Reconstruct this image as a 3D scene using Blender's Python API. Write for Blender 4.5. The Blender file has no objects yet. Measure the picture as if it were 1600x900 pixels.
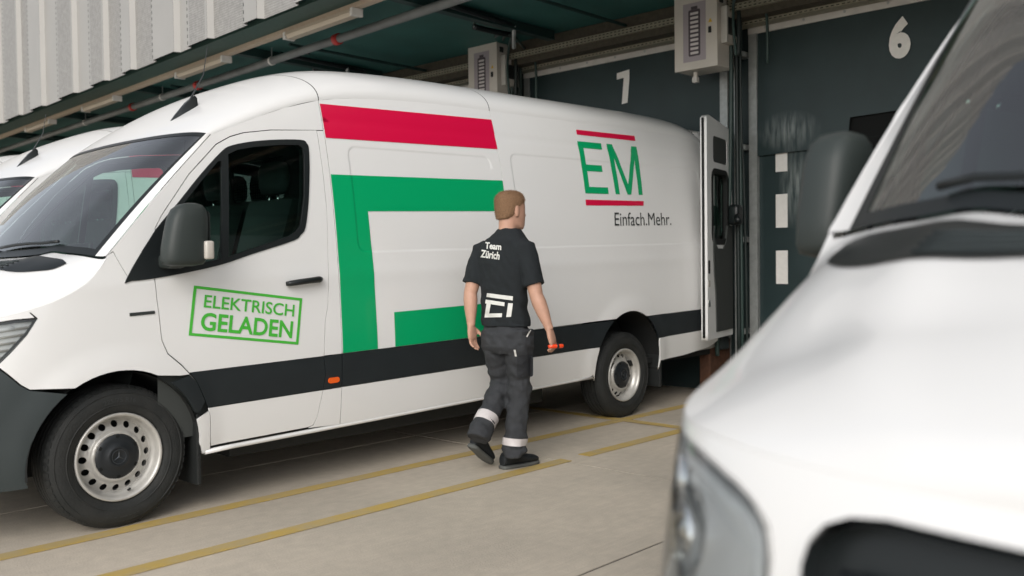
import bpy, bmesh, math, random
import numpy as np
from mathutils import Vector, Matrix, noise
from mathutils.geometry import delaunay_2d_cdt
from mathutils.bvhtree import BVHTree

# ------------------------------------------------------------------ camera
F_PX, YAW, PITCH, ROLL, CAM_H = 1448.0, 46.96, 1.53, -0.70, 1.32
def cam_axes():
    a, p, r = map(math.radians, (YAW, PITCH, ROLL))
    R0 = Vector((math.cos(a), -math.sin(a), 0)); F0 = Vector((math.sin(a), math.cos(a), 0)); U0 = Vector((0, 0, 1))
    F = F0*math.cos(p) - U0*math.sin(p); U = U0*math.cos(p) + F0*math.sin(p)
    return R0*math.cos(r) + U*math.sin(r), F, U*math.cos(r) - R0*math.sin(r), R0, F0
CR, CF, CU, R0, F0 = cam_axes()
CAM = Vector((0, 0, CAM_H))
scene = bpy.context.scene
col = scene.collection
cd = bpy.data.cameras.new('camera'); cam = bpy.data.objects.new('camera', cd); col.objects.link(cam)
cam.matrix_world = Matrix(((CR.x, CU.x, -CF.x, CAM.x), (CR.y, CU.y, -CF.y, CAM.y), (CR.z, CU.z, -CF.z, CAM.z), (0, 0, 0, 1)))
cd.sensor_width = 36; cd.lens = F_PX/1600*36; cd.clip_start = .05; cd.clip_end = 3000
cd.dof.use_dof = True; cd.dof.focus_distance = 5.9; cd.dof.aperture_fstop = 2.0
scene.camera = cam
def at(u, v, axis, val):
    "photo pixel -> point where its ray meets the plane axis = val"
    d = CF + CR*((u-800)/F_PX) + CU*((450-v)/F_PX)
    return CAM + d*((val-CAM[axis])/d[axis])

# ------------------------------------------------------------------ sky, sun, exposure
SUN_EL, SUN_AZ = 32, 212     # soft light from behind the camera
w = bpy.data.worlds.new('World'); scene.world = w; w.use_nodes = True
nt = w.node_tree; nt.nodes.clear()
wo = nt.nodes.new('ShaderNodeOutputWorld'); bg = nt.nodes.new('ShaderNodeBackground'); sk = nt.nodes.new('ShaderNodeTexSky')
sk.sky_type = 'NISHITA'; sk.sun_disc = False
sk.sun_elevation = math.radians(SUN_EL); sk.sun_rotation = math.radians(90-SUN_AZ)
sk.dust_density = 2.0; sk.air_density = 1.0; sk.ozone_density = 1.0
bg.inputs['Strength'].default_value = .15
hs_ = nt.nodes.new('ShaderNodeHueSaturation'); hs_.inputs['Saturation'].default_value = .3; nt.links.new(sk.outputs[0], hs_.inputs['Color']); nt.links.new(hs_.outputs[0], bg.inputs['Color']); nt.links.new(bg.outputs[0], wo.inputs['Surface'])
sd = bpy.data.lights.new('sun', 'SUN'); sd.energy = 0.8; sd.angle = math.radians(35); sd.color = (1, .95, .89)
so = bpy.data.objects.new('sun', sd); col.objects.link(so)
_s = Vector((math.cos(math.radians(SUN_AZ))*math.cos(math.radians(SUN_EL)), math.sin(math.radians(SUN_AZ))*math.cos(math.radians(SUN_EL)), math.sin(math.radians(SUN_EL))))
so.rotation_euler = _s.to_track_quat('Z', 'Y').to_euler(); so.location = _s*40
vs = scene.view_settings; vs.view_transform = 'Standard'; vs.look = 'None'; vs.gamma = 1; vs.exposure = 0.42

# ------------------------------------------------------------------ materials
M = {}
def mat(name, color, rough=.5, metal=0., coat=0., noise_amt=0., noise_scale=20., bump=0., bump_scale=60., trans=0., ior=1.45, emit=None, spec=.5, color2=None, cscale=4., stretch=None, detail=4):
    m = bpy.data.materials.new(name); m.use_nodes = True; n = m.node_tree.nodes; l = m.node_tree.links
    b = n['Principled BSDF']; c = tuple(color)+(1,)
    b.inputs['Base Color'].default_value = c; b.inputs['Roughness'].default_value = rough; b.inputs['Metallic'].default_value = metal
    b.inputs['Coat Weight'].default_value = coat; b.inputs['Coat Roughness'].default_value = .06
    b.inputs['Transmission Weight'].default_value = trans; b.inputs['IOR'].default_value = ior; b.inputs['Specular IOR Level'].default_value = spec
    tc = n.new('ShaderNodeTexCoord')
    src = tc.outputs['Object']
    if stretch:
        mp = n.new('ShaderNodeMapping'); mp.inputs['Scale'].default_value = stretch; l.new(src, mp.inputs['Vector']); src = mp.outputs[0]
    if color2 is not None or noise_amt:
        t = n.new('ShaderNodeTexNoise'); t.inputs['Scale'].default_value = cscale if color2 is not None else noise_scale; t.inputs['Detail'].default_value = detail
        l.new(src, t.inputs['Vector'])
        r = n.new('ShaderNodeValToRGB'); r.color_ramp.elements[0].position = .32; r.color_ramp.elements[1].position = .68
        c2 = color2 if color2 is not None else tuple(x*(1-noise_amt) for x in color)
        r.color_ramp.elements[0].color = tuple(c2)+(1,); r.color_ramp.elements[1].color = c
        l.new(t.outputs['Fac'], r.inputs['Fac']); l.new(r.outputs['Color'], b.inputs['Base Color'])
    if bump:
        t2 = n.new('ShaderNodeTexNoise'); t2.inputs['Scale'].default_value = bump_scale; t2.inputs['Detail'].default_value = 5; l.new(src, t2.inputs['Vector'])
        bp = n.new('ShaderNodeBump'); bp.inputs['Strength'].default_value = bump; bp.inputs['Distance'].default_value = .01
        l.new(t2.outputs['Fac'], bp.inputs['Height']); l.new(bp.outputs[0], b.inputs['Normal'])
    if emit:
        b.inputs['Emission Color'].default_value = tuple(emit[:3])+(1,); b.inputs['Emission Strength'].default_value = emit[3]
    M[name] = m; return m
mat('white_paint', (.79, .79, .782), .32, coat=.7, noise_amt=.025, noise_scale=1.2)
mat('red_film', (.66, .004, .055), .35, coat=.4)
mat('green_film', (.0, .36, .13), .35, coat=.4)
mat('stamp_green', (.07, .48, .05), .4)
mat('text_dark', (.03, .035, .035), .5)
mat('clad', (.016, .021, .024), .48, bump=.1, bump_scale=400, noise_amt=.15, noise_scale=6)
mat('bumper_plastic', (.035, .045, .047), .55, bump=.15, bump_scale=350, noise_amt=.12, noise_scale=5)
mat('black_trim', (.012, .015, .016), .35)
mat('mirror_plastic', (.03, .038, .036), .5, bump=.12, bump_scale=350)
mat('dark_void', (.004, .005, .005), .9)
mat('seal', (.006, .007, .007), .7)
mat('tyre', (.014, .016, .016), .72, bump=.25, bump_scale=90, color2=(.024, .025, .024), cscale=9)
mat('tyre_mark', (.035, .038, .038), .7)
mat('rim_steel', (.56, .55, .52), .38, metal=.35, noise_amt=.18, noise_scale=14)
mat('cap_plastic', (.014, .017, .02), .42)
mat('star', (.08, .09, .1), .3, metal=.6)
mat('chrome', (.75, .75, .75), .1, metal=1)
mat('reflector', (.82, .82, .82), .18, metal=.9)
mat('lamp_bowl', (.80, .80, .79), .3, metal=.1)
mat('drl', (.85, .86, .86), .25, coat=.5)
mat('cargo_lining', (.33, .33, .31), .8)
mat('wire', (.05, .055, .055), .5, metal=.4)
mat('orange_lens', (.85, .12, .01), .2, coat=.5)
mat('lamp_clear', (.85, .87, .88), .05, trans=.9, ior=1.3)
mat('indicator', (.52, .49, .44), .15, coat=.5)
mat('seat_fabric', (.025, .036, .034), .8, bump=.3, bump_scale=300)
mat('dash', (.02, .024, .024), .65)
mat('lining', (.045, .05, .048), .8)
mat('under', (.008, .009, .009), .85)
mat('battery_case', (.02, .022, .022), .6)
mat('wood', (.09, .04, .022), .8, noise_amt=.4)
mat('flap', (.014, .016, .016), .6, bump=.4, bump_scale=40)
def glass(name, tint, refl=.0):
    m = bpy.data.materials.new(name); m.use_nodes = True; n = m.node_tree.nodes; l = m.node_tree.links
    n.clear(); o = n.new('ShaderNodeOutputMaterial'); tr = n.new('ShaderNodeBsdfTransparent'); gl = n.new('ShaderNodeBsdfGlossy'); mx = n.new('ShaderNodeMixShader'); fr = n.new('ShaderNodeFresnel')
    tr.inputs['Color'].default_value = tuple(tint)+(1,); gl.inputs['Roughness'].default_value = .015; gl.inputs['Color'].default_value = (1, 1, 1, 1)
    fr.inputs['IOR'].default_value = 1.52
    if refl:
        ad = n.new('ShaderNodeMath'); ad.operation = 'ADD'; ad.use_clamp = True; ad.inputs[1].default_value = refl
        l.new(fr.outputs[0], ad.inputs[0]); l.new(ad.outputs[0], mx.inputs['Fac'])
    else: l.new(fr.outputs[0], mx.inputs['Fac'])
    l.new(tr.outputs[0], mx.inputs[1]); l.new(gl.outputs[0], mx.inputs[2]); l.new(mx.outputs[0], o.inputs['Surface']); M[name] = m
glass('glass_dark', (.06, .13, .10)); glass('glass_side', (.66, .85, .78)); glass('glass_front', (.66, .86, .78), .15); glass('glass_lamp', (.93, .95, .95))

# ------------------------------------------------------------------ mesh helpers
def link(name, me, material=None, parent=None, smooth=False):
    o = bpy.data.objects.new(name, me); col.objects.link(o)
    if material is not None and not me.materials: me.materials.append(M[material])
    if smooth: me.polygons.foreach_set('use_smooth', [True]*len(me.polygons))
    if parent is not None: o.parent = parent
    return o
def mesh(name, V, Fc, material=None, parent=None, smooth=False):
    me = bpy.data.meshes.new(name); me.from_pydata([tuple(v) for v in V], [], [tuple(f) for f in Fc]); me.update()
    return link(name, me, material, parent, smooth)
def thing(name, label, cat, loc=(0, 0, 0), group=None):
    o = bpy.data.objects.new(name, None); col.objects.link(o); o.location = loc; o.empty_display_size = .1
    tag(o, label, cat, group); return o
def tag(o, label, cat, group=None):
    o['label'] = label; o['category'] = cat
    if group: o['group'] = group
    return o
def copy_tree(o, parent=None):
    c = o.copy(); col.objects.link(c)
    if parent is not None: c.parent = parent
    for ch in o.children: copy_tree(ch, c)
    return c
class MB:
    "collects simple solids into one mesh"
    def __init__(s): s.V = []; s.F = []
    def add(s, V, Fc):
        k = len(s.V); s.V += [tuple(v) for v in V]; s.F += [tuple(i+k for i in f) for f in Fc]; return s
    def box(s, a, b, bev=0.):
        x0, y0, z0 = a; x1, y1, z1 = b
        if bev <= 0:
            return s.add([(x0,y0,z0),(x1,y0,z0),(x1,y1,z0),(x0,y1,z0),(x0,y0,z1),(x1,y0,z1),(x1,y1,z1),(x0,y1,z1)],
                         [(3,2,1,0),(4,5,6,7),(0,1,5,4),(1,2,6,5),(2,3,7,6),(3,0,4,7)])
        bm = bmesh.new(); bmesh.ops.create_cube(bm, size=1)
        for v in bm.verts: v.co = Vector(((x0+x1)/2+v.co.x*(x1-x0), (y0+y1)/2+v.co.y*(y1-y0), (z0+z1)/2+v.co.z*(z1-z0)))
        bmesh.ops.bevel(bm, geom=bm.edges[:], offset=bev, segments=2, affect='EDGES', profile=.6)
        bm.verts.index_update(); V = [v.co[:] for v in bm.verts]; Fc = [[v.index for v in f.verts] for f in bm.faces]; bm.free()
        return s.add(V, Fc)
    def tube(s, pts, r, n=10, cap=True):
        pts = [Vector(p) for p in pts]; rs = r if isinstance(r, (list, tuple)) else [r]*len(pts)
        V = []; Fc = []; up = None
        for i, p in enumerate(pts):
            t = (pts[min(i+1, len(pts)-1)]-pts[max(i-1, 0)]).normalized()
            if up is None: up = Vector((0, 0, 1)) if abs(t.z) < .9 else Vector((1, 0, 0))
            a = t.cross(up).normalized(); b = a.cross(t).normalized(); up = b
            for k in range(n):
                q = 2*math.pi*k/n; V.append(p+a*math.cos(q)*rs[i]+b*math.sin(q)*rs[i])
        for i in range(len(pts)-1):
            for k in range(n): Fc.append((i*n+k, i*n+(k+1) % n, (i+1)*n+(k+1) % n, (i+1)*n+k))
        if cap: Fc.append(tuple(range(n))[::-1]); Fc.append(tuple((len(pts)-1)*n+k for k in range(n)))
        return s.add(V, Fc)
    def rings(s, rings, cap=True, closed=True):
        "rings: lists of equally many points, lofted"
        n = len(rings[0]); V = [p for r in rings for p in r]; Fc = []
        m = n if closed else n-1
        for i in range(len(rings)-1):
            for k in range(m): Fc.append((i*n+k, i*n+(k+1) % n, (i+1)*n+(k+1) % n, (i+1)*n+k))
        if cap and closed: Fc.append(tuple(range(n))[::-1]); Fc.append(tuple((len(rings)-1)*n+k for k in range(n)))
        return s.add(V, Fc)
    def lathe(s, prof, n=64, axis='y', c=(0, 0, 0)):
        "prof: (r, h) points turned about an axis"
        V = []; Fc = []
        for r, h in prof:
            for k in range(n):
                q = 2*math.pi*k/n; a, b = r*math.cos(q), r*math.sin(q)
                V.append({'y': (c[0]+a, c[1]+h, c[2]+b), 'z': (c[0]+a, c[1]+b, c[2]+h), 'x': (c[0]+h, c[1]+a, c[2]+b)}[axis])
        for i in range(len(prof)-1):
            for k in range(n): Fc.append((i*n+k, i*n+(k+1) % n, (i+1)*n+(k+1) % n, (i+1)*n+k))
        return s.add(V, Fc)
    def build(s, name, material, parent=None, smooth=False, angle=None):
        o = mesh(name, s.V, s.F, material, parent, smooth)
        if angle is not None:
            o.data.polygons.foreach_set('use_smooth', [True]*len(o.data.polygons)); sharp(o.data, angle)
        return o
def sharp(me, deg):
    bm = bmesh.new(); bm.from_mesh(me); bmesh.ops.recalc_face_normals(bm, faces=bm.faces)
    lim = math.radians(deg)
    for e in bm.edges: e.smooth = not (len(e.link_faces) == 2 and e.calc_face_angle(0) > lim)
    bm.to_mesh(me); bm.free()
def spline(xs, ys):
    "natural cubic spline"
    xs = np.array(xs, float); ys = np.array(ys, float); n = len(xs); h = np.diff(xs); A = np.eye(n); B = np.zeros(n)
    for i in range(1, n-1):
        A[i, i-1] = h[i-1]; A[i, i] = 2*(h[i-1]+h[i]); A[i, i+1] = h[i]; B[i] = 6*((ys[i+1]-ys[i])/h[i]-(ys[i]-ys[i-1])/h[i-1])
    m = np.linalg.solve(A, B)
    def f(x):
        x = min(max(x, xs[0]), xs[-1]); i = min(int(np.searchsorted(xs, x, 'right'))-1, n-2); i = max(i, 0); a = xs[i+1]-x; b = x-xs[i]
        return m[i]*a**3/6/h[i]+m[i+1]*b**3/6/h[i]+(ys[i]/h[i]-m[i]*h[i]/6)*a+(ys[i+1]/h[i]-m[i+1]*h[i]/6)*b
    return f
def sst(a, b, x):
    t = min(max((x-a)/(b-a), 0), 1); return t*t*(3-2*t)
def inside(p, poly):
    x, y = p; r = False; j = len(poly)-1
    for i in range(len(poly)):
        xi, yi = poly[i]; xj, yj = poly[j]
        if (yi > y) != (yj > y) and x < (xj-xi)*(y-yi)/(yj-yi)+xi: r = not r
        j = i
    return r
def resample(poly, h, closed=True):
    out = []; n = len(poly)
    for i in range(n if closed else n-1):
        a = poly[i]; b = poly[(i+1) % n]; d = math.hypot(b[0]-a[0], b[1]-a[1]); k = max(1, int(math.ceil(d/h)))
        for j in range(k): out.append((a[0]+(b[0]-a[0])*j/k, a[1]+(b[1]-a[1])*j/k))
    if not closed: out.append(tuple(poly[-1]))
    return out
def smooth_poly(pts, k=4, closed=True):
    "Catmull-Rom through the points"
    n = len(pts); out = []
    for i in range(n if closed else n-1):
        P = [pts[(i+j) % n] if closed else pts[min(max(i+j, 0), n-1)] for j in (-1, 0, 1, 2)]
        for q in range(k):
            t = q/k; c = []
            for d in range(2):
                a, b, e, f = (p[d] for p in P)
                c.append(.5*(2*b+(e-a)*t+(2*a-5*b+4*e-f)*t*t+(3*b-a-3*e+f)*t**3))
            out.append(tuple(c))
    if not closed: out.append(tuple(pts[-1]))
    return out
def rrect(x0, x1, z0, z1, r, n=5):
    P = []
    for cx, cz, a in ((x1-r, z1-r, 0), (x0+r, z1-r, 90), (x0+r, z0+r, 180), (x1-r, z0+r, 270)):
        for k in range(n+1):
            q = math.radians(a+90*k/n); P.append((cx+r*math.cos(q), cz+r*math.sin(q)))
    return P
def cdt(outer, holes=(), h=.05, lines=(), grid=True):
    "triangulate a polygon with holes, filled with a grid; returns 2-d verts, triangles and the boundary loops"
    loops = [resample(outer, h)]+[resample(q, h) for q in holes]
    P = []; E = []
    for lp in loops:
        k = len(P); P += lp; E += [(k+i, k+(i+1) % len(lp)) for i in range(len(lp))]
    for ln in lines:
        Bq = np.array(P)
        ln = [p for p in resample(ln, h, False) if inside(p, loops[0]) and not any(inside(p, q) for q in loops[1:])]
        P += [p for p in ln if np.min((Bq[:, 0]-p[0])**2+(Bq[:, 1]-p[1])**2) > .007**2]
    if grid:
        B = np.array(P); xs = [p[0] for p in outer]; zs = [p[1] for p in outer]
        gx = np.arange(min(xs)+h/2, max(xs), h); gz = np.arange(min(zs)+h/2, max(zs), h)
        for i, x in enumerate(gx):
            for z in gz:
                z2 = z+(h/2 if i % 2 else 0)
                if inside((x, z2), loops[0]) and not any(inside((x, z2), q) for q in loops[1:]):
                    if np.min((B[:, 0]-x)**2+(B[:, 1]-z2)**2) > (.6*h)**2: P.append((x, z2))
    r = delaunay_2d_cdt([Vector(p) for p in P], E, [], 0, 1e-6)
    V = [tuple(v) for v in r[0]]; T = []
    for f in r[2]:
        c = (sum(V[i][0] for i in f)/len(f), sum(V[i][1] for i in f)/len(f))
        if inside(c, loops[0]) and not any(inside(c, q) for q in loops[1:]): T.append(list(f))
    return V, T
def sheet(name, fn, outer, holes=(), material='white_paint', parent=None, h=.05, lines=(), skirt=.012, mirror=False, flip=False, thick=None, grid=True):
    """a panel: polygon in surface coordinates mapped to 3-d by fn(a, b, offset); edges folded inward by skirt"""
    V2, T = cdt(outer, holes, h, lines, grid)
    V = [Vector(fn(a, b, 0)) for a, b in V2]
    cnt = {}
    for t in T:
        for i in range(3):
            e = (t[i], t[(i+1) % 3]); cnt[tuple(sorted(e))] = cnt.get(tuple(sorted(e)), []) + [e]
    Fc = [tuple(t) for t in T]
    if skirt:
        bd = [v[0] for v in cnt.values() if len(v) == 1]; mp = {}; mq = {}
        for e in bd:
            for i in e:
                if i not in mp:
                    mp[i] = len(V); V.append(Vector(fn(*V2[i], 0))); mq[i] = len(V); V.append(Vector(fn(*V2[i], -skirt)))
        for a, b in bd: Fc.append((mp[b], mp[a], mq[a], mq[b]))
    N = []; e = 2e-3
    for i in range(len(V)):
        if i < len(V2):
            a, b = V2[i]; n = (Vector(fn(a+e, b, 0))-Vector(fn(a-e, b, 0))).cross(Vector(fn(a, b+e, 0))-Vector(fn(a, b-e, 0)))
            N.append(n.normalized() if n.length > 1e-12 else Vector((0, 0, 0)))
        else: N.append(Vector((0, 0, 0)))
    # orient triangles with the analytic normal
    out = []
    for f in Fc[:len(T)]:
        g = (V[f[1]]-V[f[0]]).cross(V[f[2]]-V[f[0]])
        out.append(f if g.dot(N[f[0]]+N[f[1]]+N[f[2]]) >= 0 else f[::-1])
    Fc = out+Fc[len(T):]
    if mirror: V = [Vector((v.x, -v.y, v.z)) for v in V]; N = [Vector((n.x, -n.y, n.z)) for n in N]; Fc = [f[::-1] for f in Fc]
    if flip: Fc = [f[::-1] for f in Fc]; N = [-n for n in N]
    o = mesh(name, V, Fc, material, parent, True)
    o.data.normals_split_custom_set_from_vertices([tuple(n) for n in N])
    return o
_txt = {}
def text2d(s, bold=0., space=1.):
    "text outline as a flat mesh scaled into the unit square; also its aspect"
    key = (s, bold, space)
    if key not in _txt:
        cu = bpy.data.curves.new('t', 'FONT'); cu.body = s; cu.size = 1; cu.offset = bold; cu.space_character = space; cu.resolution_u = 4
        o = bpy.data.objects.new('t', cu); col.objects.link(o); dg = bpy.context.evaluated_depsgraph_get()
        me = bpy.data.meshes.new_from_object(o.evaluated_get(dg)); V = [v.co[:2] for v in me.vertices]; Fc = [tuple(p.vertices) for p in me.polygons]
        bpy.data.objects.remove(o); bpy.data.curves.remove(cu); bpy.data.meshes.remove(me)
        x0 = min(v[0] for v in V); x1 = max(v[0] for v in V); y0 = min(v[1] for v in V); y1 = max(v[1] for v in V)
        _txt[key] = ([((v[0]-x0)/(x1-x0), (v[1]-y0)/(y1-y0)) for v in V], Fc, (x1-x0)/(y1-y0))
    return _txt[key]
def bil(q, u, v):
    "quad corners bottom-left, bottom-right, top-right, top-left"
    return tuple(q[0][i]*(1-u)*(1-v)+q[1][i]*u*(1-v)+q[2][i]*u*v+q[3][i]*(1-u)*v for i in range(len(q[0])))
def text_on(name, s, quad, fn, material, parent, bold=0., off=.003, space=1., flip=False):
    V, Fc, _ = text2d(s, bold, space)
    P = [fn(*bil(quad, u, v), off) for u, v in V]
    return mesh(name, P, [f[::-1] for f in Fc] if flip else Fc, material, parent)

# ------------------------------------------------------------------ delivery van (x rearward from the front axle, y across, z up)
RAKE = .021
_w = spline([.20, .30, .45, .60, .80, 1.0, 1.2, 1.5, 1.8, 2.0, 2.2, 2.35, 2.5], [.945, .965, .985, .998, 1.003, .995, .984, .958, .918, .882, .835, .793, .745])
_xf = spline([.2, .3, .5, .8, 1.0, 1.1, 1.25, 1.45, 2.4], [-.90, -.94, -1.0, -.985, -.945, -.91, -.82, -.70, -.3])
XB, NS = .2, 3.8
_th = np.concatenate([np.linspace(0, math.pi/2, 400)[:-1], math.pi/2-np.geomspace(1e-2, 1e-9, 200)]); _th.sort()
_nx = XB-1.19*np.cos(_th)**(2/NS); _ny = np.sin(_th)**(2/NS)
_al = np.concatenate([[0], np.cumsum(np.hypot(np.diff(_nx), np.diff(_ny)))]); L0 = XB-_al[-1]; _el = L0+_al
def ell(x): return x if x >= XB else float(np.interp(x, _nx, _el))
ARCH = [(-.02, .36, .435), (4.325, .345, .475)]
RECESS = [(1.50, 2.80, 1.36, 2.045), (3.0, 5.62, 1.36, 2.085)]
def sdrr(x, z, R, r=.07):
    cx, cz = (R[0]+R[1])/2, (R[2]+R[3])/2; qx = abs(x-cx)-(R[1]-R[0])/2+r; qz = abs(z-cz)-(R[3]-R[2])/2+r
    return math.hypot(max(qx, 0), max(qz, 0))+min(max(qx, qz), 0)-r
def bsurf(l, z, off=0):
    "left half of the lower body and sides: l runs along the side and round the nose, z is the unraked height"
    W = _w(z)
    if l >= XB:
        x = l; d = off
        for (ax, az, ar) in ARCH:
            q = math.hypot(x-ax, z-az)-ar
            if q < .16: d += .016*(1-sst(.0, .16, q))
        if 1.4 < x < 5.7 and z > 1.2:
            for R in RECESS:
                d -= .004*(1-sst(-.02, .0, sdrr(x, z, R)))
        if x > 1.36: d -= .0035*(1-abs(min(max((z-2.195)/.022, -1), 1)))
        if x > 5.62: d -= .07*((x-5.62)/.34)**2.2
        if 1.05 < z < 1.4: d += .004*math.exp(-((z-1.235)/.05)**2)
        return (x, -(W+d), z+RAKE*x)
    th = float(np.interp(l, _el, _th)); A = XB-_xf(z); c = max(math.cos(th), 0); s = math.sin(th)
    x = XB-A*c**(2/NS); y = W*s**(2/NS); d = off
    q = math.hypot(x-ARCH[0][0], z-ARCH[0][1])-ARCH[0][2]
    if q < .16 and s > .6: d += .016*(1-sst(.0, .16, q))
    if s > .6 and 1.05 < z < 1.4: d += .004*math.exp(-((z-1.235)/.05)**2)
    # outward direction in plan
    nx = -(max(c, 1e-6)**(2-2/NS))/A; ny = (max(s, 1e-6)**(2-2/NS))/W; k = math.hypot(nx, ny)
    return (x+nx/k*d, -(y+ny/k*d), z+RAKE*x)
def ellz(x, z):
    if x >= XB: return x
    return float(np.interp(math.acos(min(1, (XB-x)/(XB-_xf(z)))**(NS/2)), _th, _el))
def S(x, z, off=0): return bsurf(ellz(x, z), z, off)     # by x instead of running length
def sp(pts): return [(ellz(x, z), z) for x, z in pts]
_zc = spline([.15, .33, .5, .7, .9, 1.1, 1.35, 1.6, 1.9, 2.3, 3.5, 5.0, 5.5, 5.75, 5.96], [1.84, 1.985, 2.13, 2.275, 2.385, 2.47, 2.56, 2.62, 2.65, 2.665, 2.668, 2.662, 2.645, 2.61, 2.53])
_zs = spline([.2, .33, .547, .7, .9, 1.1, 1.35, 1.7, 3, 5.0, 5.5, 5.96], [1.82, 1.90, 2.026, 2.092, 2.172, 2.245, 2.315, 2.362, 2.392, 2.392, 2.375, 2.30])
def xtop(a): return .42+.16*abs(a)**2.2
def roof(x, a, off=0):
    "a = -1 left edge .. 1 right edge"
    zs = _zs(x); zc = _zc(x)+off; p = bsurf(x if x > XB else XB, zs); ws = -p[1]+off*.8
    ph = abs(a)*math.pi/2; m = 1.0
    y = ws*math.sin(ph)**m; z = zs+(zc-zs)*max(math.cos(ph), 0)**m
    return (x, math.copysign(y, a), z+RAKE*x)
def ws_base(a):
    k = abs(a)
    x = -.235+.181*k**2.3; y = .966*k
    return Vector((x, math.copysign(y, a), hood(x, min(1, y/hood_edge_y(x)))[2]+.006))
def ws_surf(a, b, off=0):
    A = ws_base(a); B = Vector(roof(xtop(a), a)); P = A.lerp(B, b); n = Vector((-.66, 0, .75))
    return P+n*(.035*math.sin(math.pi*b)*(1-.75*abs(a)**3)+off)
_hc = spline([-1.05, -.95, -.85, -.7, -.55, -.4, -.2, 0], [1.03, 1.10, 1.165, 1.24, 1.297, 1.342, 1.392, 1.425])
_he = spline([-1.05, -.90, -.7, -.517, -.40, -.30, -.20, -.12, -.05, 0], [1.06, 1.083, 1.092, 1.112, 1.140, 1.174, 1.226, 1.288, 1.378, 1.45])
def hood_edge_y(x):
    z = _he(x); th = math.acos(min(1, max(0, ((XB-x)/(XB-_xf(z))))**(NS/2)))
    return _w(z)*math.sin(th)**(2/NS)
def hood(x, k, off=0):
    "k = -1..1 across between the two edges"
    ye = hood_edge_y(x); ze = _he(x); zc = max(_hc(x), ze); q = abs(k)
    z = ze+(zc-ze)*(1-q**(2.6+7*sst(-.65, -.12, x)))
    z += .012*math.exp(-((q-.62)/.08)**2)*sst(-.95, -.7, x)     # bonnet crease
    return (x, k*ye, z+off+RAKE*x)

VAN_LABELS = {}
def strip_grid(name, fn, A, B, material, parent, flip=False):
    "mesh over a parameter grid"
    V = [Vector(fn(a, b)) for a in A for b in B]; nb = len(B); Fc = []
    for i in range(len(A)-1):
        for j in range(nb-1):
            f = (i*nb+j, i*nb+j+1, (i+1)*nb+j+1, (i+1)*nb+j); Fc.append(f[::-1] if flip else f)
    return mesh(name, V, Fc, material, parent, True)
lin = lambda a, b, n: [a+(b-a)*i/(n-1) for i in range(n)]

WIN = [(.035,1.262),(.192,1.493),(.358,1.673),(.49,1.816),(.629,1.948),(.698,1.988),(.834,2.02),(1.0,2.042),(1.165,2.052),(1.205,2.034),(1.213,1.975),(1.174,1.709),(1.131,1.526),(1.094,1.481),(1.038,1.446),(.762,1.374),(.58,1.323),(.377,1.286),(.186,1.261),(.06,1.252)]
G_MAIN = [(.668,1.935),(.73,1.965),(.85,1.99),(1.02,2.012),(1.145,2.02),(1.172,2.003),(1.178,1.965),(1.145,1.709),(1.10,1.54),(1.068,1.502),(1.02,1.474),(.76,1.402),(.612,1.36)]
G_QUART = [(.622,1.895),(.60,1.892),(.50,1.79),(.36,1.638),(.335,1.60),(.325,1.315),(.40,1.325),(.568,1.352)]
DOOR_OUT = [(.205,1.35),(.21,1.52),(.251,1.588),(.424,1.81),(.607,1.986),(.698,2.036),(.787,2.065),(.969,2.095),(1.294,2.12),(1.297,1.87),(1.295,1.61),(1.28,1.40),(1.268,1.177),(1.256,1.055),(1.23,.952),(1.214,.758),(1.224,.645),(1.208,.543),(1.175,.392),(1.15,.345),(1.11,.338),(.483,.338),(.474,.507),(.443,.588),(.396,.70),(.314,.80),(.24,.868),(.212,.94),(.203,1.07),(.187,1.265)]
def grow(poly, d):
    "offset a polygon outward by d (counter-clockwise or not)"
    n = len(poly); A = sum(poly[i][0]*poly[(i+1) % n][1]-poly[(i+1) % n][0]*poly[i][1] for i in range(n)); s = 1 if A > 0 else -1; out = []
    for i in range(n):
        a = Vector(poly[i-1]); b = Vector(poly[i]); c = Vector(poly[(i+1) % n]); e1 = (b-a).normalized(); e2 = (c-b).normalized()
        nrm = Vector((e1.y+e2.y, -e1.x-e2.x)); k = nrm.length
        nrm = nrm/k if k > 1e-6 else Vector((e1.y, -e1.x)); out.append(tuple(b+nrm*d*s/max(.5, nrm.dot(Vector((e1.y, -e1.x))))))
    return out
def arch_pts(i, n=28, r=0.):
    ax, az, ar = ARCH[i]; ar += r
    if i == 0: return [(ax+ar*math.cos(q), az+ar*1.03*math.sin(q)) for q in lin(math.radians(200), math.radians(-22), n)]
    P = []
    for q in lin(math.radians(188), math.radians(-10), n): P.append((ax+(ar-.01)*math.cos(q), az+ar*.99*math.sin(q)))
    return P

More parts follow.
